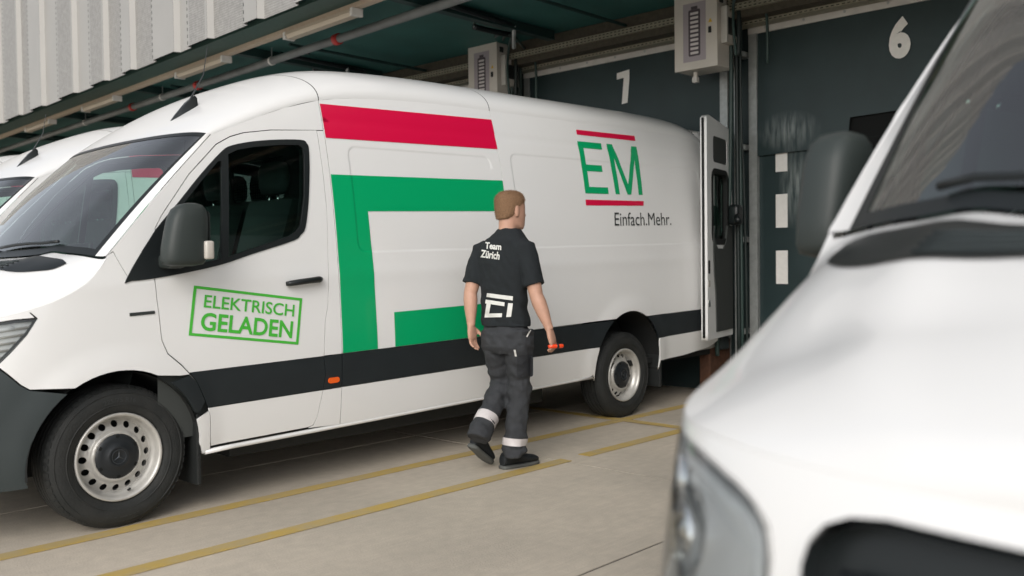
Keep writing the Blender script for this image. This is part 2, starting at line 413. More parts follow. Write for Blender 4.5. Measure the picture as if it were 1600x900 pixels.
xfr = -.92
for _ in range(20): xfr = _xf(_he(xfr))
def make_wheel(parent, x, y, flip=False, name='wheel'):
    w = bpy.data.objects.new(name, None); col.objects.link(w); w.parent = parent; w.location = (x, y, .360); w.empty_display_size = .1
    if flip: w.rotation_euler = (0, 0, math.pi)
    # tyre, outer side at local -y
    prof = [(.205, -.070), (.221, -.086), (.230, -.101), (.240, -.110), (.262, -.116), (.292, -.119), (.318, -.116), (.336, -.109), (.349, -.100), (.357, -.088), (.362, -.07)]
    for gy in (-.055, -.02, .02, .055): prof += [(.3645, gy-.008), (.3645, gy-.004), (.356, gy-.003), (.356, gy+.003), (.3645, gy+.004), (.3645, gy+.008)]
    prof += [(.362, .07), (.357, .088), (.340, .106), (.30, .117), (.24, .11), (.205, .08)]
    t = MB().lathe(prof, 96); V = []
    for v in t.V:                                    # flatten the contact patch
        V.append((v[0], v[1]*(1.03 if v[2] < -.25 else 1), max(v[2], -.3598)))
    t.V = V; ty = t.build('tyre', 'tyre', w, angle=50)
    # shoulder blocks on the outer edge of the tread, sidewall rings and size marking
    b = MB(); N = 60
    for k in range(N):
        q = 2*math.pi*k/N; 
        if math.sin(q) < -.9: continue
        for (r0, y0, r1, y1) in ((.3625, -.083, .348, -.1035),):
            P = []
            for dq in (-.035, .035):
                for (r, yy) in ((r0+.0015, y0), (r1+.0025, y1-.0015), (r1-.004, y1+.006), (r0-.006, y0+.006)):
                    P.append((r*math.cos(q+dq), yy, r*math.sin(q+dq)))
            b.add(P, [(0,1,2,3),(7,6,5,4),(0,4,5,1),(1,5,6,2),(2,6,7,3),(3,7,4,0)])
    b.build('tread_block', 'tyre', w)['kind'] = 'stuff'
    rg = MB()
    for r, yy in ((.268, -.1185), (.326, -.1155)):
        rg.lathe([(r-.0035, yy+.002), (r-.0015, yy-.0018), (r+.0015, yy-.0018), (r+.0035, yy+.002)], 96)
    rg.build('sidewall_ring', 'tyre', w, True)
    for s, q0, span in (('225/75 R16', 90, 33), ('225/75 R16', 270, 33)):
        Vt, Ft, _ = text2d(s, .01); P = []
        for u, v in Vt:
            q = math.radians(q0+(.5-u)*span) ; r = .281+v*.024
            P.append((-r*math.cos(q) if False else r*math.cos(q), -.1215, r*math.sin(q)))
        mesh('size_marking', P, Ft, 'tyre_mark', w)
    # steel rim
    rp = [(.176, .06), (.184, -.02), (.187, -.045), (.192, -.062), (.197, -.066), (.201, -.086), (.206, -.102), (.213, -.110), (.221, -.111), (.2245, -.107), (.2245, -.092), (.216, -.085), (.210, -.05), (.205, .06)]
    rim = MB().lathe(rp, 72).build('rim', 'rim_steel', w, angle=60)
    def disc(a, z_, off=0):
        r = math.hypot(a, z_)
        y = -.036-.022*(1-sst(.140, .190, r)) - .020*(1-sst(.122, .142, r)) + .018*(1-sst(.10, .115, r))
        return (a, y-off, z_)
    circ = lambda r, n, cx=0, cz=0: [(cx+r*math.cos(2*math.pi*k/n), cz+r*math.sin(2*math.pi*k/n)) for k in range(n)]
    holes = [circ(.0175, 14, .164*math.cos(2*math.pi*k/16), .164*math.sin(2*math.pi*k/16)) for k in range(16)]
    dsk = sheet('disc', disc, circ(.189, 72), holes+[circ(.06, 24)], 'rim_steel', w, h=.009, skirt=.006)
    MB().lathe([(.0, .02), (.17, .02), (.175, .0), (.185, -.005)], 40).build('brake_drum', 'under', w, True)
    cp = [(.122, -.056), (.118, -.074), (.104, -.084), (.085, -.087), (.062, -.089), (.054, -.096), (.046, -.098), (.04, -.095), (.0, -.094)]
    cap = MB().lathe(cp, 60).build('hub_cap', 'cap_plastic', w, angle=50)
    st = MB(); R = .034
    for k in range(3):
        q = math.radians(90+120*k); u = Vector((math.cos(q), 0, math.sin(q))); s_ = Vector((-u.z, 0, u.x))*.005
        st.add([u*R+Vector((0, -.0975, 0)), s_+Vector((0, -.0975, 0)), -s_+Vector((0, -.0975, 0)), Vector((0, -.1005, 0))], [(0, 1, 3), (0, 3, 2)])
    st.lathe([(R, -.097), (R+.001, -.0995), (R+.003, -.0995), (R+.004, -.097)], 40)
    st.build('emblem', 'star', w)
    va = MB().tube([(.192*math.cos(5.0), -.07, .192*math.sin(5.0)), (.180*math.cos(5.0), -.098, .180*math.sin(5.0))], .006, 8); va.build('valve', 'seal', w)
    for k in range(6):
        q = math.radians(60*k+30); sb = MB(); c_, s_ = math.cos(q), math.sin(q)
        P = [(.096, -.008), (.110, -.011), (.110, .011), (.096, .008)]
        sb.add([(r*c_-t_*s_, -.0875+(.0015 if r > .1 else 0), r*s_+t_*c_) for r, t_ in P], [(0, 1, 2, 3)])
        sb.build('cap_slot', 'dark_void', w)
    return w

def make_van(loc, label, group):
    R = thing('delivery_van', label, 'van', loc, group)
    both = (False, True)
    # ---- sides
    nose = L0
    bump_top = sp([(-.434, .763), (-.47, .79), (-.52, .845), (-.56, .885)])
    fender = sp([(.187,1.265)]+[(.203,1.07),(.212,.94),(.24,.868),(.314,.80),(.396,.70),(.405,.552)])
    fa = [p for p in arch_pts(0) if p[1] > .40]
    fa_r = [p for p in fa if p[0] > -.02][::-1]          # from rear bottom up
    A0 = [p for p in arch_pts(0, 40)]
    arc_top = [p for p in A0 if p[1] > .745]             # front to rear over the top
    lamp_edge = [(-.56,.885),(-.50,.945),(-.435,1.017),(-.385,1.094)]
    hood_side = [(x, _he(x)-.003) for x in lin(-.42, -.053, 28)]
    for mr in both:
        # front wing: from the bumper over the arch, down behind the wheel to the cladding, up the door seam, along bonnet and lamp
        P = [(-.56,.885),(-.52,.845),(-.47,.79),(-.434,.763),(arc_top[0][0]-.002,.752)]+arc_top[0:]+[(.352,.56)]
        P = [(-.56,.885),(-.52,.845),(-.47,.79),(-.434,.763)]+[p for p in A0 if p[1] > .742]
        last = P[-1]
        P += [(.30,.745),(.352,.745)] if last[0] < .29 else [(.352,.745)]
        P += [(.388,.705),(.309,.795),(.235,.864),(.206,.94),(.198,1.07),(.182,1.262),(.05,1.262)]
        P += [(-.02,1.40),(-.05,1.385)]+hood_side[::-1]+lamp_edge[::-1][:-1]
        P = [q for i, q in enumerate(P) if i == 0 or math.hypot(q[0]-P[i-1][0], q[1]-P[i-1][1]) > .004]
        sheet('front_wing', bsurf, sp(P), (), 'white_paint', R, h=.04, mirror=mr)
        # cladding piece between the arch and the door
        A1 = [p for p in A0 if p[0] > .15 and .535 < p[1] < .738]
        sheet('wing_cladding', bsurf, A1+[(.405,.535),(.441,.588),(.393,.70),(.355,.738)], (), 'clad', R, h=.04, mirror=mr)
        A2 = [p for p in A0 if p[0] > .2 and .34 < p[1] < .53]
        sheet('wing_foot', bsurf, A2+[(.43,.305),(.478,.305),(.47,.507),(.462,.531)], (), 'white_paint', R, h=.04, mirror=mr)
        # A-pillar
        sheet('pillar', bsurf, sp([(-.05,1.388),(-.02,1.405),(.05,1.268),(.182,1.268),(.20,1.35),(.205,1.522),(.247,1.592),(.42,1.814),(.603,1.991),(.695,2.041),(.785,2.07),(.969,2.10),(1.345,2.126),(1.345,_zs(1.345)),(1.1,_zs(1.1)),(.9,_zs(.9)),(.7,_zs(.7)),(.58,_zs(.58))]+[(ws_surf(-1, q).x, ws_surf(-1, q).z-RAKE*ws_surf(-1, q).x) for q in lin(.97, .04, 12)]), (), 'white_paint', R, h=.04, mirror=mr)
        # front door: upper white part with window hole, cladding, foot
        top = DOOR_OUT[:15]; low = DOOR_OUT[15:]
        d = bpy.data.objects.new('front_door', None); col.objects.link(d); d.parent = R; d.empty_display_size = .1
        dpoly = [p for p in DOOR_OUT if p[1] > .75]+[]
        i0 = DOOR_OUT.index((1.214,.758)); upper = DOOR_OUT[:i0]+[(1.214,.754),(.352,.754),(.314,.80),(.24,.868),(.212,.94),(.203,1.07),(.187,1.265)]
        wh = grow([(.215,1.28),(.225,1.50),(.37,1.668),(.49,1.795),(.632,1.928),(.70,1.966),(.834,1.998),(1.0,2.02),(1.15,2.03),(1.185,2.012),(1.192,1.972),(1.154,1.709),(1.11,1.535),(1.078,1.494),(1.03,1.464),(.762,1.392),(.58,1.341),(.377,1.304)], .0)
        sheet('door_skin', bsurf, sp(upper), [sp(wh)], 'white_paint', d, h=.04, mirror=mr)
        sheet('door_cladding', bsurf, [(1.2135,.75),(1.224,.645),(1.2095,.552),(.462,.552),(.447,.585),(.398,.697),(.36,.75)], (), 'clad', d, h=.05, mirror=mr, skirt=.01)
        sheet('door_foot', bsurf, [(1.208,.547),(1.175,.392),(1.15,.345),(1.11,.338),(.483,.338),(.474,.507),(.464,.547)], (), 'white_paint', d, h=.05, mirror=mr)
        fr = sheet('window_frame', lambda a, b, o=0: bsurf(a, b, o+.006), sp(smooth_poly(WIN, 3)), [sp(G_MAIN), sp(G_QUART)], 'black_trim', d, h=.04, mirror=mr, skirt=.02)
        sheet('window_glass', lambda a, b, o=0: bsurf(a, b, o-.004), sp(grow(G_MAIN, .006)), (), 'glass_side', d, h=.06, mirror=mr, skirt=0)
        sheet('quarter_glass', lambda a, b, o=0: bsurf(a, b, o-.004), sp(grow(G_QUART, .006)), (), 'glass_side', d, h=.06, mirror=mr, skirt=0)
        sheet('door_lining', lambda a, b, o=0: bsurf(a, b, o-.06), sp([(.20,.40),(1.20,.40),(1.28,1.2),(1.28,2.09),(.70,2.02),(.20,1.5)]), [sp(grow(wh, -.004))], 'lining', d, h=.08, mirror=mr, skirt=0)
        # handle in its recess
        hb = MB()
        P = [Vector(S(x, z, o)) for x, z, o in ((.965,1.197,.012),(.985,1.199,.03),(1.05,1.205,.038),(1.12,1.210,.038),(1.18,1.213,.03),(1.205,1.214,.012))]
        if mr: P = [Vector((p.x, -p.y, p.z)) for p in P]
        hb.tube(P, [.013, .017, .018, .018, .02, .016], 10)
        hd = hb.build('handle', 'black_trim', d, True)
        sheet('handle_recess', lambda a, b, o=0: bsurf(a, b, o+.0015), rrect(.975, 1.17, 1.175, 1.255, .036), (), 'lining' if False else 'white_paint', d, h=.03, mirror=mr, skirt=0)
        # B strip and load-space panels
        sb_ = [(1.350,_zs(1.35)-.003),(1.350,2.13),(1.301,2.118),(1.301,1.87),(1.299,1.61),(1.284,1.40),(1.272,1.177),(1.26,1.055),(1.234,.952),(1.218,.756),(1.350,.756)]
        sb_ = [(1.346,2.121),(1.302,2.118)]+sb_[3:]
        sheet('pillar_strip', bsurf, [(1.346,.756),(1.346,2.121),(1.3,2.118)]+sb_[2:-1], (), 'white_paint', R, h=.05, mirror=mr)
        sheet('pillar_cladding', bsurf, [(1.218,.75),(1.228,.645),(1.213,.552),(1.346,.552),(1.346,.75)], (), 'clad', R, h=.05, mirror=mr)
        sheet('pillar_foot', bsurf, [(1.212,.546),(1.179,.392),(1.154,.341),(1.12,.332),(1.346,.318),(1.346,.546)], (), 'white_paint', R, h=.05, mirror=mr)
        rl = []
        for Rr in RECESS:
            for o in (-.022, -.011, .001): rl.append(rrect(Rr[0]-o, Rr[1]+o, Rr[2]-o, Rr[3]+o, .07+o) + [])
        for zz in (2.173, 2.195, 2.217): rl.append([(1.36, zz), (5.9, zz)])
        def zsl(a, b, n): return [(x, _zs(x)) for x in lin(a, b, n)]
        sheet('side_panel', bsurf, [(1.352,.756),(2.885,.756)]+[(2.885,_zs(2.885))]+zsl(2.885,1.352,12)[1:], (), 'white_paint', R, h=.045, lines=rl, mirror=mr)
        A3 = arch_pts(1, 40)
        up = [p for p in A3 if p[1] > .756]
        sheet('rear_side_panel', bsurf, [(2.889,.756)]+up+[(5.93,.756)]+zsl(5.93,2.889,30), (), 'white_paint', R, h=.045, lines=rl, mirror=mr)
        fr_ = [p for p in A3 if .552 < p[1] < .75 and p[0] < 4.3]; rr_ = [p for p in A3 if .552 < p[1] < .75 and p[0] > 4.3]
        sheet('side_cladding', bsurf, [(1.352,.552),(fr_[0][0]-.002,.552)]+fr_+[(fr_[-1][0],.75),(2.889,.75),(2.885,.75),(1.352,.75)], (), 'clad', R, h=.06, mirror=mr)
        sheet('rear_cladding', bsurf, rr_[:1]+rr_[1:]+[(rr_[-1][0]+.002,.552),(5.90,.565),(5.93,.75),(rr_[0][0],.75)], (), 'clad', R, h=.06, mirror=mr)
        f2 = [p for p in A3 if p[1] < .547 and p[0] < 4.3]; r2 = [p for p in A3 if p[1] < .547 and p[0] > 4.3]
        sheet('side_foot', bsurf, [(1.352,.318),(3.80,.318),(3.84,.33)]+f2+[(f2[-1][0],.547),(1.352,.547)], (), 'white_paint', R, h=.06, mirror=mr)
        sheet('rear_foot', bsurf, [(4.80,.345),(5.2,.352),(5.62,.385),(5.86,.44),(5.90,.56)]+[(r2[0][0],.547)]+r2, (), 'white_paint', R, h=.05, mirror=mr)
        # sill rail below
        V = [Vector(bsurf(x, .32, -.012)) for x in lin(.45, 3.84, 20)]
        if mr: V = [Vector((v.x, -v.y, v.z)) for v in V]
        MB().tube([v+Vector((0, 0, -.012)) for v in V], .014, 8).build('sill_rail', 'white_paint', R, True)
        # side marker lamp, badge
        if not mr or True:
            sheet('side_marker', lambda a, b, o=0: bsurf(a, b, o+.008), rrect(1.245, 1.325, .583, .617, .016), (), 'orange_lens', R, h=.02, mirror=mr, skirt=.01)
        sheet('badge', lambda a, b, o=0: bsurf(a, b, o+.004), sp([(.045,1.074),(.175,1.078),(.178,1.086),(.175,1.094),(.045,1.091)]), (), 'text_dark', R, h=.02, mirror=mr, skirt=.005)
        # bumper side and front half
        bp = [(L0,.30),(L0+.5,.29)]
        bpoly = [(L0+.001,.70),(L0+.001,.30)]+sp([(-.88,.292),(-.7,.29),(-.55,.29),(-.44,.292)])+sp([p for p in A0 if p[0] < -.1 and .31 < p[1] < .738])+sp([(-.436,.757),(-.475,.785),(-.525,.84),(-.565,.878),(-.70,.788),(-.85,.722)])+[(L0+.50,.70)]
        sheet('front_bumper', bsurf, bpoly, (), 'bumper_plastic', R, h=.05, mirror=mr, skirt=.03)
        # headlamp: recessed bowl, reflectors, clear lens
        l_top = [(L0+.537,.965),(L0+.55,.998),(L0+.58,1.021),(L0+.62,1.036),(L0+.68,1.049),(L0+.74,1.058),(L0+.885,1.067)]+sp([(-.58,1.078),(-.48,1.09)]); l_in = [(L0+.52,.735),(L0+.525,.80),(L0+.53,.89)]
        lampP = sp([(-.385,1.091),(-.43,1.022),(-.50,.949),(-.562,.888),(-.70,.80),(-.85,.737)])+l_in+l_top
        hl = sheet('headlight', lambda a, b, o=0: bsurf(a, b, o-.032), lampP, (), 'lamp_bowl', R, h=.05, mirror=mr, skirt=-.031)
        sheet('lens', lambda a, b, o=0: bsurf(a, b, o), lampP, (), 'glass_lamp', hl, h=.05, mirror=mr, skirt=0)
        for (x_, z_, r_) in ((-.66, .955, .062), (-.82, .92, .07)):
            c_ = Vector(S(x_, z_, -.045)); n_ = (Vector(S(x_, z_, .02))-c_).normalized()
            if mr: c_.y *= -1; n_.y *= -1
            rot = n_.to_track_quat('Y', 'Z').to_matrix()
            q = MB().lathe([(r_, .0), (r_*1.03, .03), (r_*.95, .032), (r_*.75, .012), (r_*.6, .02), (r_*.3, .034), (0, .037)], 28)
            q.V = [tuple(c_+rot @ Vector(v)) for v in q.V]; q.build('projector', 'chrome', hl, True)
        for k in range(5):
            z0 = 1.065-.034*k; x0_ = -.415-.032*k
            P = [S(x0_-.0, z0-.01, -.02), S(x0_-.10, z0-.02, -.02), S(x0_-.19-.01*k, z0-.03, -.02)]
            if mr: P = [(p[0], -p[1], p[2]) for p in P]
            MB().tube(P, .006, 6).build('light_guide', 'indicator', hl, True)
        gi = grow(lampP, -.034); P = [bsurf(a, b, -.02) for a, b in resample(gi[3:], .03, False)]
        if mr: P = [(p[0], -p[1], p[2]) for p in P]
        MB().tube(P, .011, 8).build('running_light', 'drl', hl, True)
        sheet('lamp_bezel', lambda a, b, o=0: bsurf(a, b, o-.012), lampP, [grow(lampP, -.012)], 'black_trim', hl, h=.05, mirror=mr, skirt=.03)
        # grille half
        gp = [(L0+.001,1.038),(L0+.001,.725),(L0+.44,.725),(L0+.455,.80),(L0+.455,.90),(L0+.475,.955),(L0+.477,.975),(L0+.472,.998),(L0+.455,1.018),(L0+.425,1.031),(L0+.38,1.038)]
        g = sheet('grille', lambda a, b, o=0: bsurf(a, b, o-.03), gp, (), 'black_trim', R, h=.06, mirror=mr, skirt=-.04)
        for z_ in (.80, .885, .965):
            P = [bsurf(l, z_, -.008) for l in lin(L0, L0+.43, 8)]
            if mr: P = [(p[0], -p[1], p[2]) for p in P]
            MB().tube(P, .014, 8).build('grille_bar', 'cap_plastic', g, True)
        # front panel around the grille (white)
        fp = [(L0+.001,1.07),(L0+.001,1.045),(L0+.38,1.045),(L0+.428,1.038),(L0+.461,1.023),(L0+.479,1.001),(L0+.484,.975),(L0+.482,.955),(L0+.462,.90),(L0+.462,.80),(L0+.447,.72),(L0+.001,.72),(L0+.001,.705),(L0+.512,.705),(L0+.513,.735),(L0+.518,.80),(L0+.523,.89),(L0+.530,.967),(L0+.544,1.003)]+[(p[0], p[1]+.006) for p in l_top[2:]]+sp([(-.40,1.098),(-.425,_he(-.425)-.004)])+[(ellz(x, _he(x)), _he(x)-.004) for x in lin(-.50, xfr+.004, 14)]
        sheet('front_panel', bsurf, fp, (), 'white_paint', R, h=.05, mirror=mr)
        # mirror: arm, housing, lamp, glass
        sg = -1 if not mr else 1
        mb = MB()
        def ring(cx, cy, z, a, b, n=20, e=3.2):
            P = []
            for k in range(n):
                q = 2*math.pi*k/n; c_, s_ = math.cos(q), math.sin(q)
                P.append((cx+math.copysign(abs(c_)**(2/e), c_)*a, sg*(cy+math.copysign(abs(s_)**(2/e), s_)*b), z))
            return P
        hz = [(1.325,.05,.04,-.02),(1.335,.10,.07,-.015),(1.36,.114,.078,-.01),(1.42,.114,.079,-.005),(1.50,.108,.079,.005),(1.57,.10,.076,.014),(1.615,.086,.068,.022),(1.64,.06,.05,.03),(1.65,.02,.022,.036)]
        mb.rings([ring(.275+o, 1.14, z, a, b*.88) for z, a, b, o in hz])
        mi = mb.build('mirror', 'mirror_plastic', R, True)
        MB().box((.21, sg*.955 if sg > 0 else -1.10, 1.315), (.30, sg*1.10 if sg > 0 else -.955, 1.385), .02).build('mirror_arm', 'mirror_plastic', mi, True)
        gl = rrect(-.07, .07, 1.365, 1.61, .03); 
        mesh('mirror_glass', [(.384, sg*(1.14+a*.85), z) for a, z in gl], [tuple(range(len(gl))) if sg > 0 else tuple(range(len(gl)))[::-1]], 'chrome', mi)
        MB().box((.345, sg*1.17 if sg > 0 else -1.222, 1.36), (.395, sg*1.222 if sg > 0 else -1.17, 1.455), .012).build('indicator', 'indicator', mi, True)
        # wheel house, mud flap
        for i, (ax, az, ar) in enumerate(ARCH):
            V = []; n = 26
            for yy in (-.985, -.62):
                for q in lin(math.radians(186), math.radians(-8), n): V.append((ax+(ar+.004)*math.cos(q), yy*sg*-1, az+RAKE*ax+(ar+.004)*math.sin(q)))
            o = mesh('wheel_house', V, [(k, k+1, n+k+1, n+k) for k in range(n-1)], 'under', R, True)
            mesh('wheel_house_wall', V[n:], [tuple(range(n))], 'under', R)
        MB().box((.40, sg*.98 if sg < 0 else .76, .145), (.425, sg*.76 if sg < 0 else .98, .53), .008).build('mud_flap', 'flap', R)
        MB().box((4.80, sg*.98 if sg < 0 else .72, .21), (4.83, sg*.72 if sg < 0 else .98, .60), .008).build('mud_flap', 'flap', R)
    # ---- livery on the left side
    gs = lambda a, b, o=0: bsurf(a, b, o+.003)
    zr = [1.352, 2.884]
    sheet('red_stripe', gs, [(1.353,2.078),(2.884,2.101),(2.884,2.324),(1.353,2.294)], (), 'red_film', R, h=.045, lines=rl, skirt=0)
    sheet('green_angle', gs, [(1.353,.757),(1.623,.757),(1.612,1.626),(2.884,1.642),(2.884,1.867),(1.353,1.850)], (), 'green_film', R, h=.045, lines=rl, skirt=0)
    sheet('green_block', gs, [(1.765,.757),(2.884,.757),(2.884,.985),(1.765,.978)], (), 'green_film', R, h=.045, skirt=0)
    k_ = lambda pts: [(x, z-RAKE*x) for x, z in pts]
    sheet('logo_bar', gs, k_([(3.873,2.366),(4.691,2.385),(4.697,2.431),(3.877,2.407)]), (), 'red_film', R, h=.05, lines=rl, skirt=0)
    sheet('logo_bar', gs, k_([(3.836,1.78),(4.642,1.807),(4.653,1.848),(3.838,1.827)]), (), 'red_film', R, h=.05, lines=rl, skirt=0)
    qE = k_([(3.848,1.879),(4.16,1.888),(4.175,2.318),(3.856,2.309)]); qM = k_([(4.257,1.891),(4.65,1.902),(4.685,2.332),(4.249,2.321)])
    Eu = [(0,0),(1,0),(1,.125),(.2,.125),(.2,.43),(.86,.43),(.86,.555),(.2,.555),(.2,.875),(1,.875),(1,1),(0,1)]
    Mu = [(0,0),(.15,0),(.15,.72),(.43,.0),(.57,.0),(.85,.72),(.85,0),(1,0),(1,1),(.82,1),(.50,.20),(.18,1),(0,1)]
    sheet('logo_letter', gs, [bil(qE, u, v) for u, v in Eu], (), 'green_film', R, h=.04, lines=rl, skirt=0)
    sheet('logo_letter', gs, [bil(qM, u, v) for u, v in Mu], (), 'green_film', R, h=.04, lines=rl, skirt=0)
    text_on('slogan', 'Einfach.Mehr.', k_([(4.19,1.622),(5.04,1.645),(5.05,1.758),(4.205,1.735)]), gs, 'text_dark', R, off=.001)
    Q = k_([(.356,.958),(1.035,.86),(1.077,1.129),(.399,1.222)])
    fr_o = [bil(Q, u, v) for u, v in ((0,0),(1,0),(1,1),(0,1))]; fr_i = [bil(Q, u, v) for u, v in ((.025,.055),(.975,.055),(.975,.945),(.025,.945))]
    sheet('stamp_frame', gs, fr_o, [fr_i], 'stamp_green', R, h=.05, skirt=0)
    text_on('stamp_text', 'ELEKTRISCH', [bil(Q, u, v) for u, v in ((.10,.585),(.93,.585),(.93,.845),(.10,.845))], gs, 'stamp_green', R, bold=.012, off=.001)
    text_on('stamp_text', 'GELADEN', [bil(Q, u, v) for u, v in ((.09,.12),(.93,.12),(.93,.49),(.09,.49))], gs, 'stamp_green', R, bold=.022, off=.001)
    # ---- bonnet, cowl, windscreen, roof
    edge = [(x, -hood_edge_y(x)) for x in [xfr+1e-4+(-.0545-xfr)*(t**1.8) for t in lin(0, 1, 44)]]
    base = [(ws_base(a).x-.006, ws_base(a).y) for a in lin(-.985, .985, 41)]
    sheet('bonnet', lambda a, b, o=0: hood(a, max(-1, min(1, b/max(hood_edge_y(a), 1e-3))), o), edge+base+[(x, -y) for x, y in edge[::-1]], (), 'white_paint', R, h=.04, skirt=.012)
    # air intake strip in front of the screen
    hs = lambda a, b, o=0: hood(a, max(-1, min(1, b/max(hood_edge_y(a), 1e-3))), o+.005)
    vb = [(ws_base(a).x-.08, ws_base(a).y) for a in lin(-.82, .82, 41)]; fh = smooth_poly([(-.20,.845),(-.26,.845),(-.315,.81),(-.38,.735),(-.43,.62),(-.443,.50),(-.443,.25),(-.443,.0)], 4, False)
    vf = fh+[(x, -y) for x, y in fh[::-1][1:]]
    sheet('air_intake', hs, vb+vf, (), 'black_trim', R, h=.05, skirt=0)
    for k in range(4):
        MB().tube([Vector(hs(-.34-.025*k-.0*a, a*.6, .002)) for a in lin(-1, 1, 31)], .005, 5).build('intake_rib', 'bumper_plastic', R, True)
    strip_grid('windscreen', ws_surf, lin(-.925, .925, 41), lin(.012, .985, 24), 'glass_front', R, flip=False)
    for e0, e1 in ((.0, .045), (.965, 1.0)):
        strip_grid('screen_border', lambda a, b: ws_surf(a, b, .002), lin(-.935, .935, 41), lin(e0, e1, 4), 'black_trim', R)
    for s_ in (-1, 1):
        strip_grid('screen_border', lambda a, b: ws_surf(a, b, .002), lin(.90*s_, .935*s_, 4), lin(0, 1, 20), 'black_trim', R, flip=s_ < 0)
        strip_grid('pillar_front', lambda a, b: ws_surf(a, b, .004), lin(.934*s_, 1.0*s_, 5), lin(0, 1, 24), 'white_paint', R, flip=s_ < 0)
    for y0, y1 in ((-.62, .02), (.08, .68)):
        P = [ws_surf((y0+(y1-y0)*t)/.966, .05+.02*math.sin(t*3), .02) for t in lin(0, 1, 9)]
        MB().tube(P, .009, 6).build('wiper', 'black_trim', R, True)
    def roof_a(b, a):
        x0_ = xtop(a); return roof(x0_+(1.347-x0_)*b, a)
    strip_grid('cab_roof', roof_a, lin(0, 1, 30), lin(-1, 1, 49), 'white_paint', R, flip=True)
    strip_grid('headliner', lambda b, a: Vector(roof_a(b, a*.97))-Vector((0, 0, .05)), lin(0.02, 1, 12), lin(-1, 1, 25), 'lining', R)
    strip_grid('roof', lambda x, a: roof(x, a), lin(1.353, 2.884, 22), lin(-1, 1, 49), 'white_paint', R, flip=True)
    strip_grid('roof', lambda x, a: roof(x, a), lin(2.890, 5.94, 46), lin(-1, 1, 49), 'white_paint', R, flip=True)
    for x_ in (1.35, 2.887):
        MB().tube([roof(x_, a, -.006) for a in lin(-1, 1, 41)], .006, 5).build('roof_seam', 'seal', R)
    for k in range(4):                                   # pressed ribs across the load roof
        pass
    # inner dark shell closing the gaps behind the panels
    for mr in both:
        sg = -1 if not mr else 1
        V = []; xs_ = lin(1.30, 5.92, 24); zs_ = lin(.36, 2.25, 12)
        V = [(lambda p: (p[0], p[1] if not mr else -p[1], p[2]))(bsurf(x, z, -.03)) for x in xs_ for z in zs_]
        Fc = [(i*12+j, i*12+j+1, (i+1)*12+j+1, (i+1)*12+j) for i in range(23) for j in range(11)
              if not any(abs((xs_[i]+xs_[i+1])/2-ax) < ar+.1 and zs_[j] < az+ar for ax, az, ar in ARCH)]
        mesh('inner_wall', V, Fc, 'cargo_lining', R)
    bw = rrect(-0.321, 0.378, 1.771, 2.051, .05)
    bh = sheet('bulkhead', lambda a, b, o=0: (1.42-o, a, b), [(-.95,.4),(.95,.4),(.93,1.6),(.80,2.3),(.55,2.52),(-.55,2.52),(-.80,2.3),(-.93,1.6)], [bw], 'lining', R, h=.3, skirt=.03, flip=True)
    sheet('bulkhead_glass', lambda a, b, o=0: (1.435-o, a, b), grow(bw, .01), (), 'glass_side', bh, h=.3, skirt=0, flip=True)
    gm = MB()
    for y_ in lin(-0.271, 0.328, 22): gm.tube([(1.45, y_, 1.791), (1.45, y_, 1.906)], .0022, 4)
    for z_ in lin(1.791, 1.906, 7): gm.tube([(1.45, -0.321, z_), (1.45, 0.378, z_)], .0022, 4)
    gm.build('wire_mesh', 'wire', bh)
    MB().box((.45,-.90,.42), (5.9,.90,.47)).build('floor', 'under', R)
    MB().box((.75,-.70,.20), (3.55,.70,.40), .02).build('battery', 'battery_case', R)
    MB().box((-.85,-.60,.26), (.45,.60,.62)).build('engine_bay', 'under', R)
    for ax in (0, 4.325): MB().tube([(ax,-.8,.36),(ax,.8,.36)], .05, 10).build('axle', 'under', R)
    # rear end: frame with one closed door, tail lamps, step
    def rs(y, z): return 5.935+.0*y
    fo = [(-.955,.50),(.955,.50),(.955,1.0),(.93,1.6),(.86,2.05),(.79,2.32),(.70,2.47),(.45,2.535),(-.45,2.535),(-.70,2.47),(-.79,2.32),(-.86,2.05),(-.93,1.6),(-.955,1.0)]
    fi = [(-.80,.56),(.0,.56),(.0,2.42),(-.62,2.42),(-.72,2.25),(-.80,1.6)]
    fnr = lambda a, b, o=0: (5.93+o, a, b+RAKE*5.93)
    sheet('rear_frame', fnr, fo, [fi], 'white_paint', R, h=.12, skirt=.06)
    MB().box((5.90,-.95,.45), (6.06,.95,.58), .02).build('rear_step', 'bumper_plastic', R)
    for s_ in (-1, 1): MB().box((5.86, s_*.90-.045, .95), (5.95, s_*.90+.045, 1.45), .02).build('tail_lamp', 'orange_lens', R)
    # ---- cab interior
    for yy, dr in ((-.44, True), (.46, False)):
        st = MB()
        hw = .25 if dr else .42
        st.rings([[(x+dx, yy+s_*hw*k, z) for s_, dx, k in ((-1,-.01,1),(-1,.10,.96),(1,.10,.96),(1,-.01,1),(.72,-.05,1),(-.72,-.05,1))] for x, z, k in ((1.02,.95,1),(1.07,1.15,1),(1.13,1.40,1),(1.19,1.60,.92),(1.22,1.70,.74),(1.235,1.735,.55))])
        bk = st.build('seat', 'seat_fabric', R, angle=60)
        MB().box((.52, yy-hw, .80), (1.08, yy+hw, .97), .05).build('cushion', 'seat_fabric', bk, True)
        MB().box((.58, yy-.2, .47), (1.0, yy+.2, .80)).build('seat_base', 'under', bk)
